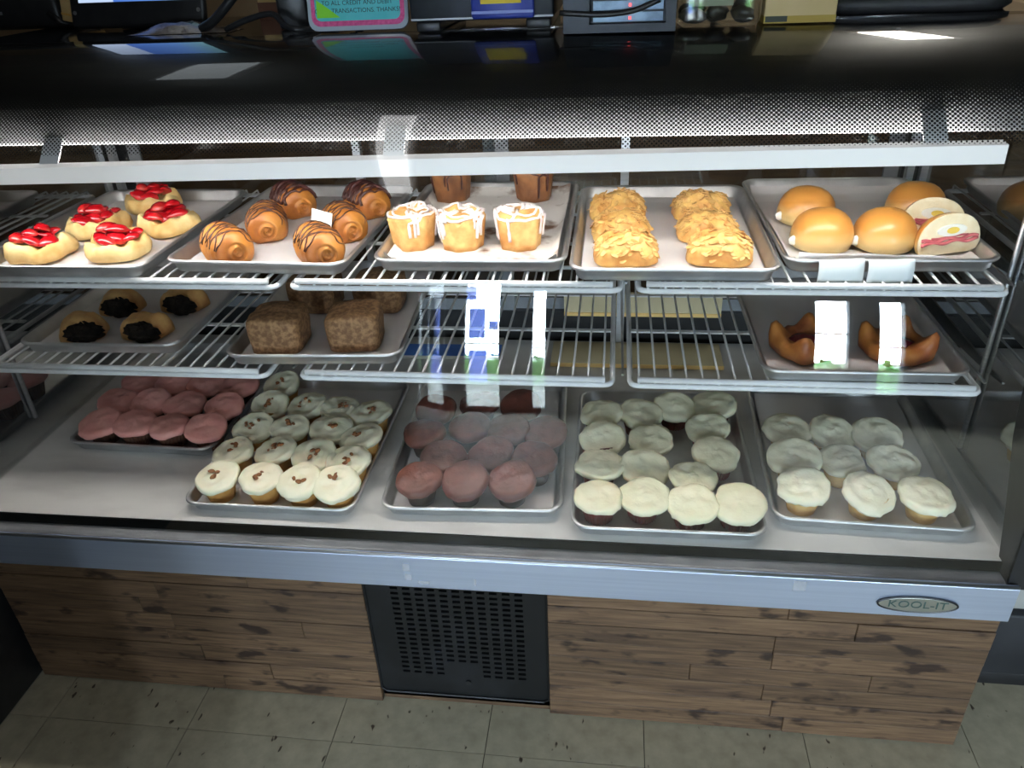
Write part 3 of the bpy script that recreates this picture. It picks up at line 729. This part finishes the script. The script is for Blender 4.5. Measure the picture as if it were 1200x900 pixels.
mf_l = ['white iced cinnamon muffin, leftmost of the front three', 'white iced cinnamon muffin, middle of the front three', 'white iced cinnamon muffin, rightmost of the front three', 'chocolate striped muffin at the back left of its pan', 'chocolate striped muffin at the back right of its pan']
for k, ((x, y), lab) in enumerate(zip([(0.648, 0.116), (0.737, 0.113), (0.838, 0.116), (0.665, 0.395), (0.836, 0.395)], mf_l)):
    t = thing('cinnamon_muffin', lab, 'muffin', (x, y, PZ), (0, 0, k * 1.3), 'cinnamon muffins')
    ob('muffin_body', muf_mesh(k * 2.3 + 1, m_muf if k < 3 else m_mufd), t)
    ob('icing', icing_mesh(k * 2.3 + 1, m_icing if k < 3 else m_drizzle, 13 if k == 1 else 9, .0026 if k < 3 else .0022), t)

m_alm = mat('golden_flaky_dough', rgb(228, 186, 110), rgb(192, 132, 62), .5, scale=28, bump=.4, bscale=60, vary=.04)
m_flake = mat('almond_slice', rgb(222, 184, 116), rgb(186, 130, 66), .5, scale=60)
def pillow(seed, w=.105, d=.082, h=.046):
    def surf(u, a):
        ca, sa = math.cos(a), math.sin(a); k = (abs(ca) ** 3.4 + abs(sa) ** 3.4) ** (-1 / 3.4)
        e = math.sin(u * PI / 2)
        rr = min(1, (1 - (max(0, u)) ** 2.6) ** .42) if u < 1 else 0
        bump = 1 + .08 * nz(ca * 1.5 + seed, sa * 1.5, seed)
        x, y = w / 2 * k * ca * rr * bump, d / 2 * k * sa * rr * bump
        return Vector((x, y, h * u + (.007 * nz(x * 35 + seed, y * 35, seed) + .004 * nz(x * 90, y * 90, seed)) * (u > .35)))
    return surf
def almond(seed):
    s = pillow(seed); n = 40
    L = [[(p[0] * .9, p[1] * .9, 0) for p in [s(.02, 2 * PI * i / n) for i in range(n)]]] + [[tuple(s(u, 2 * PI * i / n)) for i in range(n)] for u in (.06, .15, .3, .45, .6, .72, .82, .9, .955, .985, .998)]
    body = MB().loft(L, True, True).data('dough', m_alm, True)
    fl = MB(); rnd = random.Random(seed)
    for _ in range(130):
        u = rnd.uniform(.35, .99); a = rnd.uniform(0, 6.28); p = s(u, a) * 1.0 + Vector((0, 0, .001)); nrm = Vector((p.x * 9, p.y * 9, .6)).normalized() + Vector((rnd.uniform(-.5, .5), rnd.uniform(-.5, .5), 0)); nrm.normalize()
        e1 = nrm.orthogonal().normalized(); e1.rotate(Matrix.Rotation(rnd.uniform(0, 6.28), 3, nrm)); e2 = nrm.cross(e1); b = len(fl.v); ra, rb = rnd.uniform(.006, .009), rnd.uniform(.003, .005)
        for dz in (-.0004, .0006):
            for i in range(7): th = 2 * PI * i / 7; fl.v.append(p + e1 * ra * math.cos(th) + e2 * rb * math.sin(th) + nrm * dz)
        fl.f += [tuple(b + 7 + i for i in range(7)), tuple(b + i for i in reversed(range(7)))] + [(b + i, b + (i + 1) % 7, b + 7 + (i + 1) % 7, b + 7 + i) for i in range(7)]
    return body, fl.data('almond_flakes', m_flake, False)
AL = [almond(s) for s in (1.7, 3.9, 6.2)]
al_l = [f'flaky almond pastry, {r} one of the {c} column' for c in ('left', 'right') for r in ('front', 'middle', 'back')]
for k, ((x, y), lab) in enumerate(zip([(1.022, 0.050), (1.014, 0.160), (1.008, 0.268), (1.172, 0.052), (1.160, 0.162), (1.160, 0.276)], al_l)):
    t = thing('almond_pastry', lab, 'pastry', (x, y, PZ), (0, 0, random.choice((0, PI)) + random.uniform(-.15, .15)), 'almond pastries')
    ob('dough', AL[k % 3][0], t); f = ob('almond_flakes', AL[k % 3][1], t); f['kind'] = 'stuff'

m_bun = mat('golden_bun', rgb(190, 126, 54), rgb(206, 148, 74), .38, scale=9, coat=.15, vary=.03)
def bun_material():
    t = NT(m_bun); p = t.n['Principled BSDF']; src = p.inputs['Base Color'].links[0].from_socket
    tc = t.add('ShaderNodeTexCoord'); sp = t.add('ShaderNodeSeparateXYZ'); t.ln(tc.outputs['Object'], sp.inputs[0])
    f = t.ramp(t.math('MULTIPLY', sp.outputs[2], 16), [(.15, 0.0), (.6, 1.0)])     # baked: pale sides, brown crown
    t.ln(t.mix(f, rgb(222, 196, 136), src), p.inputs['Base Color'])
bun_material()
m_cream_fill = mat('whipped_filling', rgb(250, 246, 236), None, .5, sss=.1)
BUNP = [(.74, 0), (.92, .004), (1.0, .016), (.985, .026), (.93, .037), (.83, .0465), (.68, .0545), (.5, .060), (.3, .0632), (.12, .0645), (.02, .0647)]
def bun_mesh(seed, R=.050):
    n = 36
    return MB().loft([[(R * r * (1 + .03 * nz(math.cos(2 * PI * i / n) + seed, math.sin(2 * PI * i / n), seed)) * math.cos(2 * PI * i / n), R * r * math.sin(2 * PI * i / n), z * (1 + .03 * nz(i * .1, r, seed))) for i in range(n)] for r, z in BUNP], True, True).data('bun_body', m_bun, True)
def blob(name, m, rx, ry, rz, seed, amp=.3, n=12):
    L = []
    for q in range(1, 8):
        ph = PI * q / 8
        L.append([(rx * math.sin(ph) * math.cos(2 * PI * i / n) * (1 + amp * nz(i * .7, q * .6, seed)), ry * math.sin(ph) * math.sin(2 * PI * i / n) * (1 + amp * nz(i * .7, q * .6, seed)), -rz * math.cos(ph)) for i in range(n)])
    return MB().loft(L, True, True).data(name, m, True)
FILL = blob('filling', m_cream_fill, .012, .007, .011, 3.3, .5)
bn_l = ['shiny golden bun at the back left of its pan', 'shiny golden bun at the front left of its pan', 'shiny golden bun in the middle of the front row', 'golden bun at the back right behind the cut sandwiches']
for k, ((x, y), lab) in enumerate(zip([(1.342, 0.240), (1.342, 0.112), (1.440, 0.112), (1.535, 0.262)], bn_l)):
    t = thing('filled_bun', lab, 'bun', (x, y, PZ), (0, 0, 0), 'golden buns')
    ob('bun_body', bun_mesh(k * 1.9 + 1), t)
    if k < 3: ob('filling', FILL, t, (-.046, -.014, .016), (0, .2, .3), .8)
# cut egg and ham sandwich halves; the cut face looks at the shopper
m_crumb = mat('bread_crumb', rgb(250, 238, 206), rgb(240, 222, 180), .8, scale=60, bump=.3, bscale=120)
m_ham = mat('ham', rgb(214, 120, 120), rgb(176, 74, 84), .4, scale=40)
m_eggw = mat('egg_white', rgb(250, 248, 238), None, .3)
m_yolk = mat('egg_yolk', rgb(244, 212, 96), None, .5)
def half_sandwich(lab, loc, rot):
    t = thing('cut_sandwich', lab, 'sandwich', loc, rot, 'cut egg sandwiches')
    R = .052; n = 20
    out = MB(); L = []
    for r, z in BUNP: L.append([(R * r * math.cos(PI * i / n), R * r * math.sin(PI * i / n) * .8, z) for i in range(n + 1)])
    b = 0
    for l in L: out.v += l
    for j in range(len(L) - 1):
        for i in range(n): a = j * (n + 1) + i; out.f.append((a, a + 1, a + n + 2, a + n + 1))
    out.f.append(tuple(reversed(range(n + 1))))
    out.ob('crust', m_bun, t, True)
    sil = [(R * r * .985, z) for r, z in BUNP] + [(-R * r * .985, z) for r, z in reversed(BUNP)]
    m = MB(); k = len(sil); m.v = [(x, -.0015, z) for x, z in sil] + [(x, .004, z) for x, z in sil]
    m.f = [tuple(range(k))[::-1], tuple(range(k, 2 * k))] + [(i, (i + 1) % k, k + (i + 1) % k, k + i) for i in range(k)]
    m.ob('crumb', m_crumb, t)
    for q, zz in enumerate((.020, .0245)):
        pts = [(x, -.0025, zz + .0022 * math.sin(x * 160 + q * 2)) for x in [-.046 + .0046 * i for i in range(21)]]
        MB().tube(pts, [.003] * 21, 6).ob('ham_slice', m_ham, t, True)
    MB().tube([(x, -.002, .028 + .001 * math.sin(x * 90)) for x in [-.03 + .006 * i for i in range(11)]], .0018, 6).ob('ham_slice', m_ham, t, True)
    def disc(rx, rz, x, z, y0, y1): return MB().loft([[(x + rx * math.cos(2 * PI * i / 20), y, z + rz * math.sin(2 * PI * i / 20)) for i in range(20)] for y in (y0, y1)], True, True)
    disc(.024, .0095, .002, .0385, -.0005, -.0035).ob('egg_white', m_eggw, t); disc(.010, .0052, .003, .0385, -.0036, -.0046).ob('egg_yolk', m_yolk, t)
half_sandwich('cut egg and ham sandwich half resting behind the front one', (1.531, .158, PZ + .001), (-.28, .05, -.05))
half_sandwich('cut egg and ham sandwich half at the front of its pan', (1.530, .080, PZ + .001), (-.06, -.06, .22))
# pale slips and a parchment fold at the pan edge
m_slip = mat('pale_thin_slip', rgb(226, 234, 236), None, .6)
for lab, x0, x1 in (('left pale slip in front of the bun pan edge', 1.312, 1.378), ('right pale slip in front of the bun pan edge', 1.384, 1.450)):
    t = tag(ob('pale_slip', MB().grid(lambda u, v: (x0 + (x1 - x0) * u, -.006 - .010 * math.sin(min(1, v * 1.6) * PI / 2) + .0, T1 + .030 - .036 * max(0, v - .18) / .82 + .003 * (u - .5)), 6, 8).data('pale_slip', m_slip, True)), lab, 'paper', 'pale slips')
    t.modifiers.new('thickness', 'SOLIDIFY').thickness = .0004
t = tag(ob('parchment_fold', MB().grid(lambda u, v: (1.288 + .285 * u, .022 - .004 * v, T1 + .006 + .026 * v * (1 - .35 * u + .25 * nz(u * 4, v, 2))), 16, 4).data('parchment_fold', M['paper'], True)), 'parchment edge standing up along the front of the bun pan', 'paper')
t.modifiers.new('thickness', 'SOLIDIFY').thickness = .0005

# ------------------------------------------------------------------ lower shelf pastries
PZ2 = T2 + .0065
m_roll = mat('brown_roll_crust', rgb(226, 182, 116), rgb(182, 124, 68), .5, scale=24, bump=.3, bscale=50, vary=.05)
m_fill = mat('dark_poppy_filling', rgb(40, 32, 25), rgb(16, 12, 9), .9, scale=60, bump=.9, bscale=120, spec=.15)
def filled_roll(seed):
    s = pillow(seed, .088, .072, .042); n = 36
    L = [[(p[0] * .9, p[1] * .9, 0) for p in [s(.02, 2 * PI * i / n) for i in range(n)]]] + [[tuple(s(u, 2 * PI * i / n)) for i in range(n)] for u in (.06, .2, .4, .6, .75, .88, .96, .995)]
    return MB().loft(L, True, True).data('dough', m_roll, True)
FR_ = [filled_roll(s) for s in (2.4, 5.5)]
def fill_mesh(seed):
    L = []; n = 22
    for q in range(1, 12):
        ph = PI * q / 12
        L.append([((.030 * math.sin(ph) * math.cos(2 * PI * i / n)) * (1 + .6 * nz(i * .9, q, seed)), .016 * math.sin(ph) * math.sin(2 * PI * i / n) * (1 + .3 * nz(i, q * .8, seed)), -.017 * math.cos(ph) * (1 + .55 * nz(i * 1.1, q, seed))) for i in range(n)])
    return MB().loft(L, True, True).data('filling', m_fill, False)
FL_ = fill_mesh(1.2)
fr_l = ['golden roll with dark filling, front left on its pan', 'golden roll with dark filling, front right on its pan', 'golden roll with dark filling, back left on its pan', 'golden roll with dark filling, back right on its pan']
for k, ((x, y), lab) in enumerate(zip([(-0.022, 0.078), (0.106, 0.088), (-0.010, 0.195), (0.120, 0.212)], fr_l)):
    t = thing('filled_roll', lab, 'pastry', (x, y, PZ2), (0, 0, (.35, -.05, .1, -.1)[k]), 'dark filled rolls')
    ob('dough', FR_[k % 2], t); ob('filling', FL_, t, (.010, -.031, .019), (.25, 0, 0), 1.15)
m_loaf = mat('seeded_loaf', rgb(158, 120, 82), rgb(116, 82, 52), .7, scale=140, lo=.4, hi=.6, bump=.5, bscale=90, vary=.04)
def loaf_mesh(seed, w=.098, d=.095, h=.066):
    n = 40; L = []
    for u, k in ((0, .90), (.04, .95), (.3, .97), (.6, 1.0), (.78, 1.0), (.90, .985), (.955, .94), (.985, .85), (1.0, .6), (1.01, .3), (1.01, .05)):
        L.append([])
        for i in range(n):
            a = 2 * PI * i / n; ca, sa = math.cos(a), math.sin(a); s = (abs(ca) ** 6 + abs(sa) ** 6) ** (-1 / 6)
            x, y = w / 2 * s * ca * k, d / 2 * s * sa * k
            L[-1].append((x * (1 + .02 * nz(y * 40, u * 4, seed)), y, h * u + .004 * nz(x * 50 + seed, y * 50, seed) * (u > .5) + .004 * (u > .9) * math.cos(x * 30)))
    return MB().loft(L, True, True).data('loaf_body', m_loaf, True)
def seeds_mesh(seed, w=.085, d=.085, h=.067):
    fl = MB(); rnd = random.Random(seed)
    for _ in range(70):
        x, y = rnd.uniform(-w / 2, w / 2), rnd.uniform(-d / 2, d / 2); b = len(fl.v); a = rnd.uniform(0, 3.1); e = Vector((math.cos(a), math.sin(a), 0)) * .0035; f = Vector((-math.sin(a), math.cos(a), 0)) * .0018; p = Vector((x, y, h - .003 - .01 * (abs(x) / w * 2) ** 6))
        fl.v += [p - e, p - f, p + e, p + f, p + Vector((0, 0, .004))]; fl.f += [(b, b + 1, b + 4), (b + 1, b + 2, b + 4), (b + 2, b + 3, b + 4), (b + 3, b, b + 4)]
    return fl.data('oat_flakes', mat('oat_flake', rgb(196, 158, 110), rgb(150, 110, 70), .7, scale=80) if 'oat_flake' not in MATS else MATS['oat_flake'], False)
lf_l = ['brown seeded loaf cake, front left on its pan', 'brown seeded loaf cake, front right on its pan', 'brown loaf cake in shade, back left on its pan', 'brown loaf cake in shade, back right on its pan']
LF = [loaf_mesh(2.1), loaf_mesh(4.4)]; SD = seeds_mesh(5)
for k, ((x, y), lab) in enumerate(zip([(0.392, 0.056), (0.532, 0.072), (0.400, 0.232), (0.534, 0.236)], lf_l)):
    t = thing('loaf_cake', lab, 'cake', (x, y, PZ2), (0, 0, (.05, .12, 0, .05)[k]), 'loaf cakes')
    ob('loaf_body', LF[k % 2], t); s = ob('oat_flakes', SD, t); s['kind'] = 'stuff'
m_jamc = mat('jam_croissant_crust', rgb(176, 112, 50), rgb(130, 66, 34), .45, scale=20, bump=.3, bscale=50)
m_jam = mat('jam_filling', rgb(120, 30, 40), rgb(90, 18, 30), .25, scale=40)
def pinched_pastry(seed):
    n = 48; L = []
    for r, z in ((.80, 0), (.95, .004), (1.0, .014), (.97, .024), (.86, .031), (.70, .030), (.5, .025), (.3, .022), (.12, .021), (.02, .021)):
        ring = []
        for i in range(n):
            a = 2 * PI * i / n; ca, sa = math.cos(a), math.sin(a); k = (abs(ca) ** 2.6 + abs(sa) ** 2.6) ** (-1 / 2.6); c = abs(2 * ca * sa) ** 5
            rr = .052 * r * k * (1 - .10 * abs(2 * ca * sa) ** 1 * (1 - c) + .10 * c) * (1 + .06 * nz(ca + seed, sa, seed))
            ring.append((rr * ca, rr * sa, z * (1 + 1.0 * c * r * r) + .005 * nz(rr * ca * 60, rr * sa * 60, seed) * (z > .004)))
        L.append(ring)
    return MB().loft(L, True, True).data('dough', m_jamc, True)
for k, (p, a, lab) in enumerate((((1.330, .062), .55, 'jam pastry with raised corners at the left of its pan'), ((1.478, .058), .35, 'jam pastry with raised corners at the right of its pan'))):
    t = thing('jam_pastry', lab, 'pastry', (p[0], p[1], PZ2), (0, 0, a), 'jam pastries')
    ob('dough', pinched_pastry(k * 2.1 + 1), t); ob('jam_filling', blob('jam_filling', m_jam, .026, .024, .008, 2.2 + k, .4), t, (0, 0, .024))

# ================================================================== THINGS ON TOP OF THE CASE
ZT = 1.2297
# black printer with a tan box on it
t = thing('receipt_printer', 'black printer at the far left on the case top', 'printer', (-.27, .56, ZT))
ob('body', bevel_box('body', -.15, .11, -.07, .07, 0, .065, M['black'], .012), t)
ob('lid', bevel_box('lid', -.14, .09, -.06, .06, .0655, .11, M['black'], .014), t)
MB().tube([(.09, -.074, .03), (.118, -.08, .012), (.13, -.06, .006), (.12, .02, .006)], .006, 8).ob('cable', M['black'], t, True)
for k in range(4): MB().box(-.12 + k * .03, -.108 + k * .03, -.0715, -.0695, .03, .036).ob('indicator', M['grey'], t)
m_kraft = mat('kraft_card', rgb(206, 176, 120), rgb(186, 152, 98), .75, scale=12)
t = thing('small_carton', 'small tan carton leaning on the black printer', 'box', (-.118, .50, ZT + .012), (0, .18, -.12))
ob('carton_body', bevel_box('carton_body', -.024, .024, -.03, .03, 0, .08, m_kraft, .002), t); MB().box(-.0245, .0245, -.0303, .0303, .012, .016).ob('tape_band', mat('yellow_tape', rgb(200, 150, 70), None, .4), t)
# tablet
def screen_mat():
    m, tt, p = base_mat('tablet_screen'); tc = tt.add('ShaderNodeTexCoord'); sp = tt.add('ShaderNodeSeparateXYZ'); tt.ln(tc.outputs['Object'], sp.inputs[0])
    c = tt.ramp(tt.math('MULTIPLY_ADD', sp.outputs[0], 3.6, .5), [(0, rgb(190, 210, 240)), (.33, rgb(186, 206, 240)), (.335, rgb(70, 112, 200)), (.7, rgb(96, 140, 214)), (1, rgb(120, 170, 170))])
    tt.ln(c, p.inputs['Emission Color']); p.inputs['Emission Strength'].default_value = .8; p.inputs['Base Color'].default_value = (.02, .02, .02, 1); p.inputs['Roughness'].default_value = .1
    return m
t = thing('tablet', 'black framed tablet standing with a blue lit screen', 'tablet', (.062, .395, ZT), (0, 0, -.10))
ob('bezel', bevel_box('bezel', -.150, .150, 0, .016, .006, .225, M['black'], .007), t, rot=(-.25, 0, 0))
MB().box(-.126, .126, -.0012, .0004, .052, .205).ob('screen', screen_mat(), t, rot=(-.25, 0, 0))
for sx in (-.138, .138): MB().loft([[(sx + .004 * math.cos(k * PI / 5), y, .034 + .004 * math.sin(k * PI / 5)) for k in range(10)] for y in (.0004, -.001)], False, True).ob('screw', M['steel'], t, rot=(-.25, 0, 0))
prism([(.022, .001), (.12, .001), (.12, .007), (.050, .10), (.045, .10)], -.05, .05).ob('stand', M['black'], t)
# crumpled plastic bag in front of the tablet
m_film = mat('clear_film', rgb(150, 134, 120), rgb(112, 98, 88), .2, scale=20, bump=.5, bscale=40)
tag(ob('plastic_wrap', MB().grid(lambda u, v: (.10 + .20 * u, .36 - .07 * v, ZT + .0006 + .022 * math.sin(u * PI) * math.sin(v * PI) * (.6 + .6 * abs(nz(u * 6, v * 4, 1)))), 18, 8).data('plastic_wrap', m_film, True)), 'crumpled clear wrap lying at the foot of the tablet', 'wrap')
# cardboard and cables
t = thing('cardboard_box', 'pale cardboard box with brown band behind the cables', 'box', (.345, .58, ZT), (0, 0, -.08))
ob('carton_body', bevel_box('carton_body', -.085, .085, -.05, .05, 0, .10, m_kraft, .003), t); MB().box(-.0853, .0853, -.0505, .0505, .0, .032).ob('brown_band', mat('brown_band', rgb(128, 86, 66), rgb(108, 70, 54), .7, scale=20), t)
tag(MB().tube(catmull([(.245, .30, ZT + .007), (.275, .29, ZT + .020), (.315, .285, ZT + .05), (.365, .30, ZT + .10), (.385, .36, ZT + .14), (.445, .46, ZT + .12), (.47, .55, ZT + .012)], 6), .0085, 8).ob('thick_cable', M['black'], None, True), 'thick black cable arching up beside the tablet', 'cable')
tag(MB().tube(catmull([(.30, .28, ZT + .006), (.35, .27, ZT + .022), (.40, .26, ZT + .03), (.43, .24, ZT + .012), (.46, .235, ZT + .006), (.50, .30, ZT + .006)], 6), .005, 8).ob('thin_cable', M['black'], None, True), 'thin black cable looping low in front of the boxes', 'cable')
t = thing('plug_adapter', 'black power adapter with a silver edge by the sign', 'adapter', (.415, .33, ZT), (0, 0, .15))
ob('adapter_body', bevel_box('adapter_body', -.028, .028, -.02, .03, 0, .085, M['black'], .006), t); MB().box(.0285, .034, -.02, .028, .012, .085).ob('silver_edge', M['steel'], t)
# acrylic sign with the card notice
m_teal = mat('teal_card', rgb(70, 186, 190), rgb(96, 196, 200), .5, scale=14)
t = thing('notice_sign', 'clear stand holding a teal notice with pink glitter border', 'sign', (.566, .215, ZT), (-.22, 0, .02))
def rr_slab(w, h, r, y0, y1, zc): return MB().loft([[(x, y, zc + z) for x, z, _ in rrect(w, h, r, 0, 4)] for y in (y0, y1)], True, True)
rr_slab(.172, .20, .016, .0, .006, .104).ob('acrylic_holder', mat('acrylic', rgb(170, 178, 188), None, .08, coat=.5), t)
rr_slab(.160, .19, .014, -.0006, -.0001, .106).ob('pink_border', mat('pink_glitter', rgb(226, 92, 150), rgb(200, 66, 124), .4, scale=150), t)
rr_slab(.146, .176, .010, -.0014, -.0007, .107).ob('teal_field', m_teal, t)
g = MB(); g.v = [(-.070, -.0019, .024), (-.030, -.0019, .024), (-.052, -.0019, .040), (-.070, -.0019, .052)]; g.f = [(0, 1, 2, 3)]; g.ob('green_corner', mat('green_card', rgb(130, 214, 40), None, .5), t)
ink = mat('black_ink', (.01, .015, .02, 1), None, .5)
for k, line in enumerate(('THERE IS A FEE', 'TO ALL CREDIT AND DEBIT', 'CARD TRANSACTIONS. THANKS!')):
    ob('lettering', text_mesh(line, .0098, ink, .0001), t, (0, -.0016, .058 - k * .0120), (PI / 2, 0, 0))
# grey box and blue pouch with yellow label
m_gbox = mat('blue_grey_metal', rgb(42, 46, 53), rgb(32, 36, 42), .45, .3, scale=30)
t = thing('cash_drawer', 'dark blue grey metal box on black feet beside the sign', 'box', (.782, .308, ZT))
ob('box_body', bevel_box('box_body', -.116, .116, -.13, .13, .016, .15, m_gbox, .004), t)
for sx in (-.09, .09): ob('foot', bevel_box('foot', sx - .02, sx + .02, -.12, .12, 0, .0155, M['black'], .003), t)
MB().box(-.115, .115, -.1315, -.1302, .018, .021).ob('edge_line', M['grey'], t)
m_blue = mat('blue_vinyl', rgb(44, 58, 140), rgb(58, 74, 164), .35, scale=20)
t = thing('blue_pouch', 'blue pouch with yellow label on the front of the grey box', 'pouch', (.818, .1635, ZT))
ob('pouch_body', bevel_box('pouch_body', -.050, .050, .001, .011, .018, .145, m_blue, .004), t); MB().box(-.034, .030, -.0008, .0009, .040, .11).ob('yellow_label', mat('yellow_label', rgb(226, 196, 50), None, .6), t)
MB().box(-.049, .049, -.001, .0009, .026, .030).ob('pouch_seam', mat('pale_blue_line', rgb(110, 124, 196), None, .4), t)
# black unit with ports
t = thing('black_terminal', 'black electronic unit with open ports and a red light', 'terminal', (1.000, .135, ZT - .004), (0, 0, -.04))
c = MB(); c.box(-.085, -.045, 0, .14, 0, .16).box(.07, .085, 0, .14, 0, .16).box(-.045, .07, .02, .14, 0, .16).box(-.045, .07, 0, .02, 0, .012).box(-.045, .07, 0, .02, .046, .16).ob('casing', m_gbox, t)
for z0 in (.014, .030): MB().box(-.040, .066, .012, .0199, z0, z0 + .013).ob('port_strip', mat('port_steel', rgb(120, 140, 158), rgb(90, 108, 124), .4, .4, scale=40) if 'port_steel' not in MATS else MATS['port_steel'], t)
for z0 in (.017, .035): MB().box(.014, .018, .009, .0119, z0, z0 + .004).ob('red_light', mat('red_led', (.5, .02, .02, 1), emit=(1, .1, .1, 1), es=1.5) if 'red_led' not in MATS else MATS['red_led'], t)
MB().tube(catmull([(-.09, -.004, .030), (-.03, -.006, .026), (.02, -.006, .030), (.06, -.003, .044)], 6), .004, 8).ob('cable', M['black'], t, True)
# clear plastic clamshell with goods
t = thing('plastic_clamshell', 'crinkled clear plastic clamshell with small dark goods', 'container', (1.150, .18, ZT - .002), (0, 0, -.05))
m_clam = glass_mat('crinkled_plastic', .12, (.86, .88, .86, 1), .08)
ob('clear_shell', bevel_box('clear_shell', -.062, .062, -.05, .05, 0, .09, m_clam, .014, 3), t)
m_good = mat('dark_goods', rgb(92, 84, 66), rgb(40, 38, 34), .4, scale=30)
for k in range(6): ob('wrapped_piece', blob('wrapped_piece', m_good, .020, .016, .012, k + .5, .4), t, (-.038 + .037 * (k % 3), -.02 + .036 * (k // 3), .016 + .004 * (k % 2)), (.2 * k, .1, k))
MB().box(-.045, .02, -.045, -.044, .03, .075).ob('paper_insert', mat('pale_green_paper', rgb(170, 176, 150), None, .6), t)
# cream box
t = thing('cream_box', 'cream coloured cardboard box standing right of the clamshell', 'box', (1.272, .20, ZT - .001), (0, 0, -.04))
ob('carton_body', bevel_box('carton_body', -.052, .052, -.04, .04, 0, .13, mat('cream_card', rgb(214, 188, 136), rgb(204, 176, 122), .6, scale=10), .002), t)
MB().box(-.0522, .0522, -.0404, .0404, .0, .010).ob('yellow_base', mat('mustard_strip', rgb(170, 140, 48), None, .6), t); MB().box(-.05, -.018, -.0412, -.0405, .002, .010).ob('green_patch', mat('dark_green_patch', rgb(46, 50, 34), None, .6), t)
# black folded bag
t = thing('black_bag', 'black folded fabric bag slumped at the right of the case top', 'bag', (1.465, .31, ZT), (0, 0, -.05))
def fold(seed, w, d, h, z):
    n = 40; return MB().loft([[(w * r * math.copysign(abs(math.cos(a)) ** .5, math.cos(a)) * (1 + .05 * nz(math.cos(a) * 2, math.sin(a) * 2, seed)), d * r * math.copysign(abs(math.sin(a)) ** .5, math.sin(a)), z + h * u + .004 * nz(math.cos(a) * 3 + seed, u * 3, seed) * (u > .05)) for a in [2 * PI * i / n for i in range(n)]] for r, u in ((.93, 0), (1, .25), (1, .6), (.96, .85), (.8, 1), (.3, 1.03), (.02, 1.03))], True, True)
m_bag = mat('black_fabric', (.010, .010, .011, 1), (.022, .021, .022, 1), .55, scale=30, bump=.3)
for k in range(2): fold(k * 2.2 + 1, .150 - .008 * k, .085, .030, .031 * k).ob('fold', m_bag, t, True)
fold(8, .06, .05, .010, .063).ob('tan_strap', mat('tan_strap', rgb(150, 120, 92), None, .7), t, True)
MB().loft([[(-.02 + .0035 * math.cos(k * PI / 5), y, .047 + .0035 * math.sin(k * PI / 5)) for k in range(10)] for y in (-.084, -.0885)], False, True).ob('snap_button', M['steel'], t)

# ================================================================== AROUND THE CASE
t = thing('black_cabinet', 'black cabinet standing against the left end of the case', 'cabinet', (-.56, -.2, 0))
ob('cabinet_body', bevel_box('cabinet_body', -.33, .336, -.75, .70, .0, .80, M['black'], .006), t); ob('cabinet_top', bevel_box('cabinet_top', -.34, .340, -.76, .71, .801, .83, M['black'], .006), t)
m_char = mat('charcoal_plinth', rgb(44, 45, 48), rgb(34, 35, 38), .6, scale=12)
m_lgrey = mat('light_grey_cabinet', rgb(180, 180, 174), rgb(164, 164, 158), .5, scale=8)
t = thing('side_counter', 'light grey counter with charcoal base right of the case', 'counter', (2.1, .30, 0))
ob('plinth', bevel_box('plinth', -.40, .40, -.315, .35, .035, .20, m_char, .006), t); ob('kick', bevel_box('kick', -.395, .395, -.310, .35, 0, .035, M['black'], .003), t)
ob('counter_body', bevel_box('counter_body', -.385, .40, -.30, .35, .2005, .86, m_lgrey, .006), t); ob('counter_top', bevel_box('counter_top', -.41, .42, -.32, .37, .861, .89, M['black'], .006), t)
# back bar behind the case
m_bb = mat('back_bar_wood', rgb(150, 112, 78), rgb(120, 86, 58), .6, scale=10, stretch=(1, 1, 6))
t = thing('back_counter', 'brown wooden back counter behind the display case', 'counter', (.75, 1.75, 0))
ob('counter_body', bevel_box('counter_body', -1.5, 1.5, -.25, .30, .0, .86, m_bb, .006), t); ob('counter_top', bevel_box('counter_top', -1.52, 1.52, -.28, .32, .861, .90, M['grey'], .006), t)
for k in range(5): ob('cabinet_door', bevel_box('cabinet_door', -1.46 + k * .585, -.90 + k * .585, -.270, -.2505, .10, .83, m_bb, .004), t)
# printed flat carton on the rear of the deck, and a beige strip painting warm light there
m_bcart = mat('blue_carton_print', rgb(78, 128, 206), rgb(66, 112, 190), .5, scale=12)
m_wcart = mat('carton_white', rgb(206, 200, 190), rgb(190, 184, 172), .6, scale=12)
t = thing('flat_carton', 'flat white and blue printed carton at the rear of the deck', 'box', (.625, .505, ZD), (0, 0, .02))
ob('carton_body', bevel_box('carton_body', -.13, .11, -.052, .052, .0005, .010, m_wcart, .002), t)
MB().box(-.1295, .1095, -.050, .010, .0101, .0106).ob('blue_band', m_bcart, t)
ob('lettering', text_mesh('BAU', .042, mat('navy_ink', rgb(24, 40, 110), None, .5), .0002), t, (.045, -.020, .0109), (0, 0, 0))
t = thing('warm_light_strip', 'beige strip standing in for warm light along the rear deck', 'painted light', (1.06, .485, ZD))  # coloured strip stands in for warm light falling on the deck
ob('light_strip_body', bevel_box('light_strip_body', -.20, .20, -.055, .055, .0005, .012, M['beige'], .002), t); MB().box(-.20, .20, -.0562, -.0551, .001, .011).ob('light_strip_edge', M['gold'], t)
t = thing('added_light_block', 'tall black block added out of view to darken the left side', 'light blocker', (-.38, -1.75, 0))  # added out of view to keep window daylight off the left side
ob('block_body', bevel_box('block_body', -.50, .69, -.35, .33, .04, 1.75, M['black'], .01), t); ob('block_front', bevel_box('block_front', .691, .707, -.33, .31, .10, 1.70, M['black_gloss'], .006), t)
ob('handle', bevel_box('handle', .708, .727, -.30, -.28, .7, 1.2, M['steel'], .004), t); ob('kick', bevel_box('kick', -.47, .67, -.32, .31, 0, .0395, M['black'], .004), t)
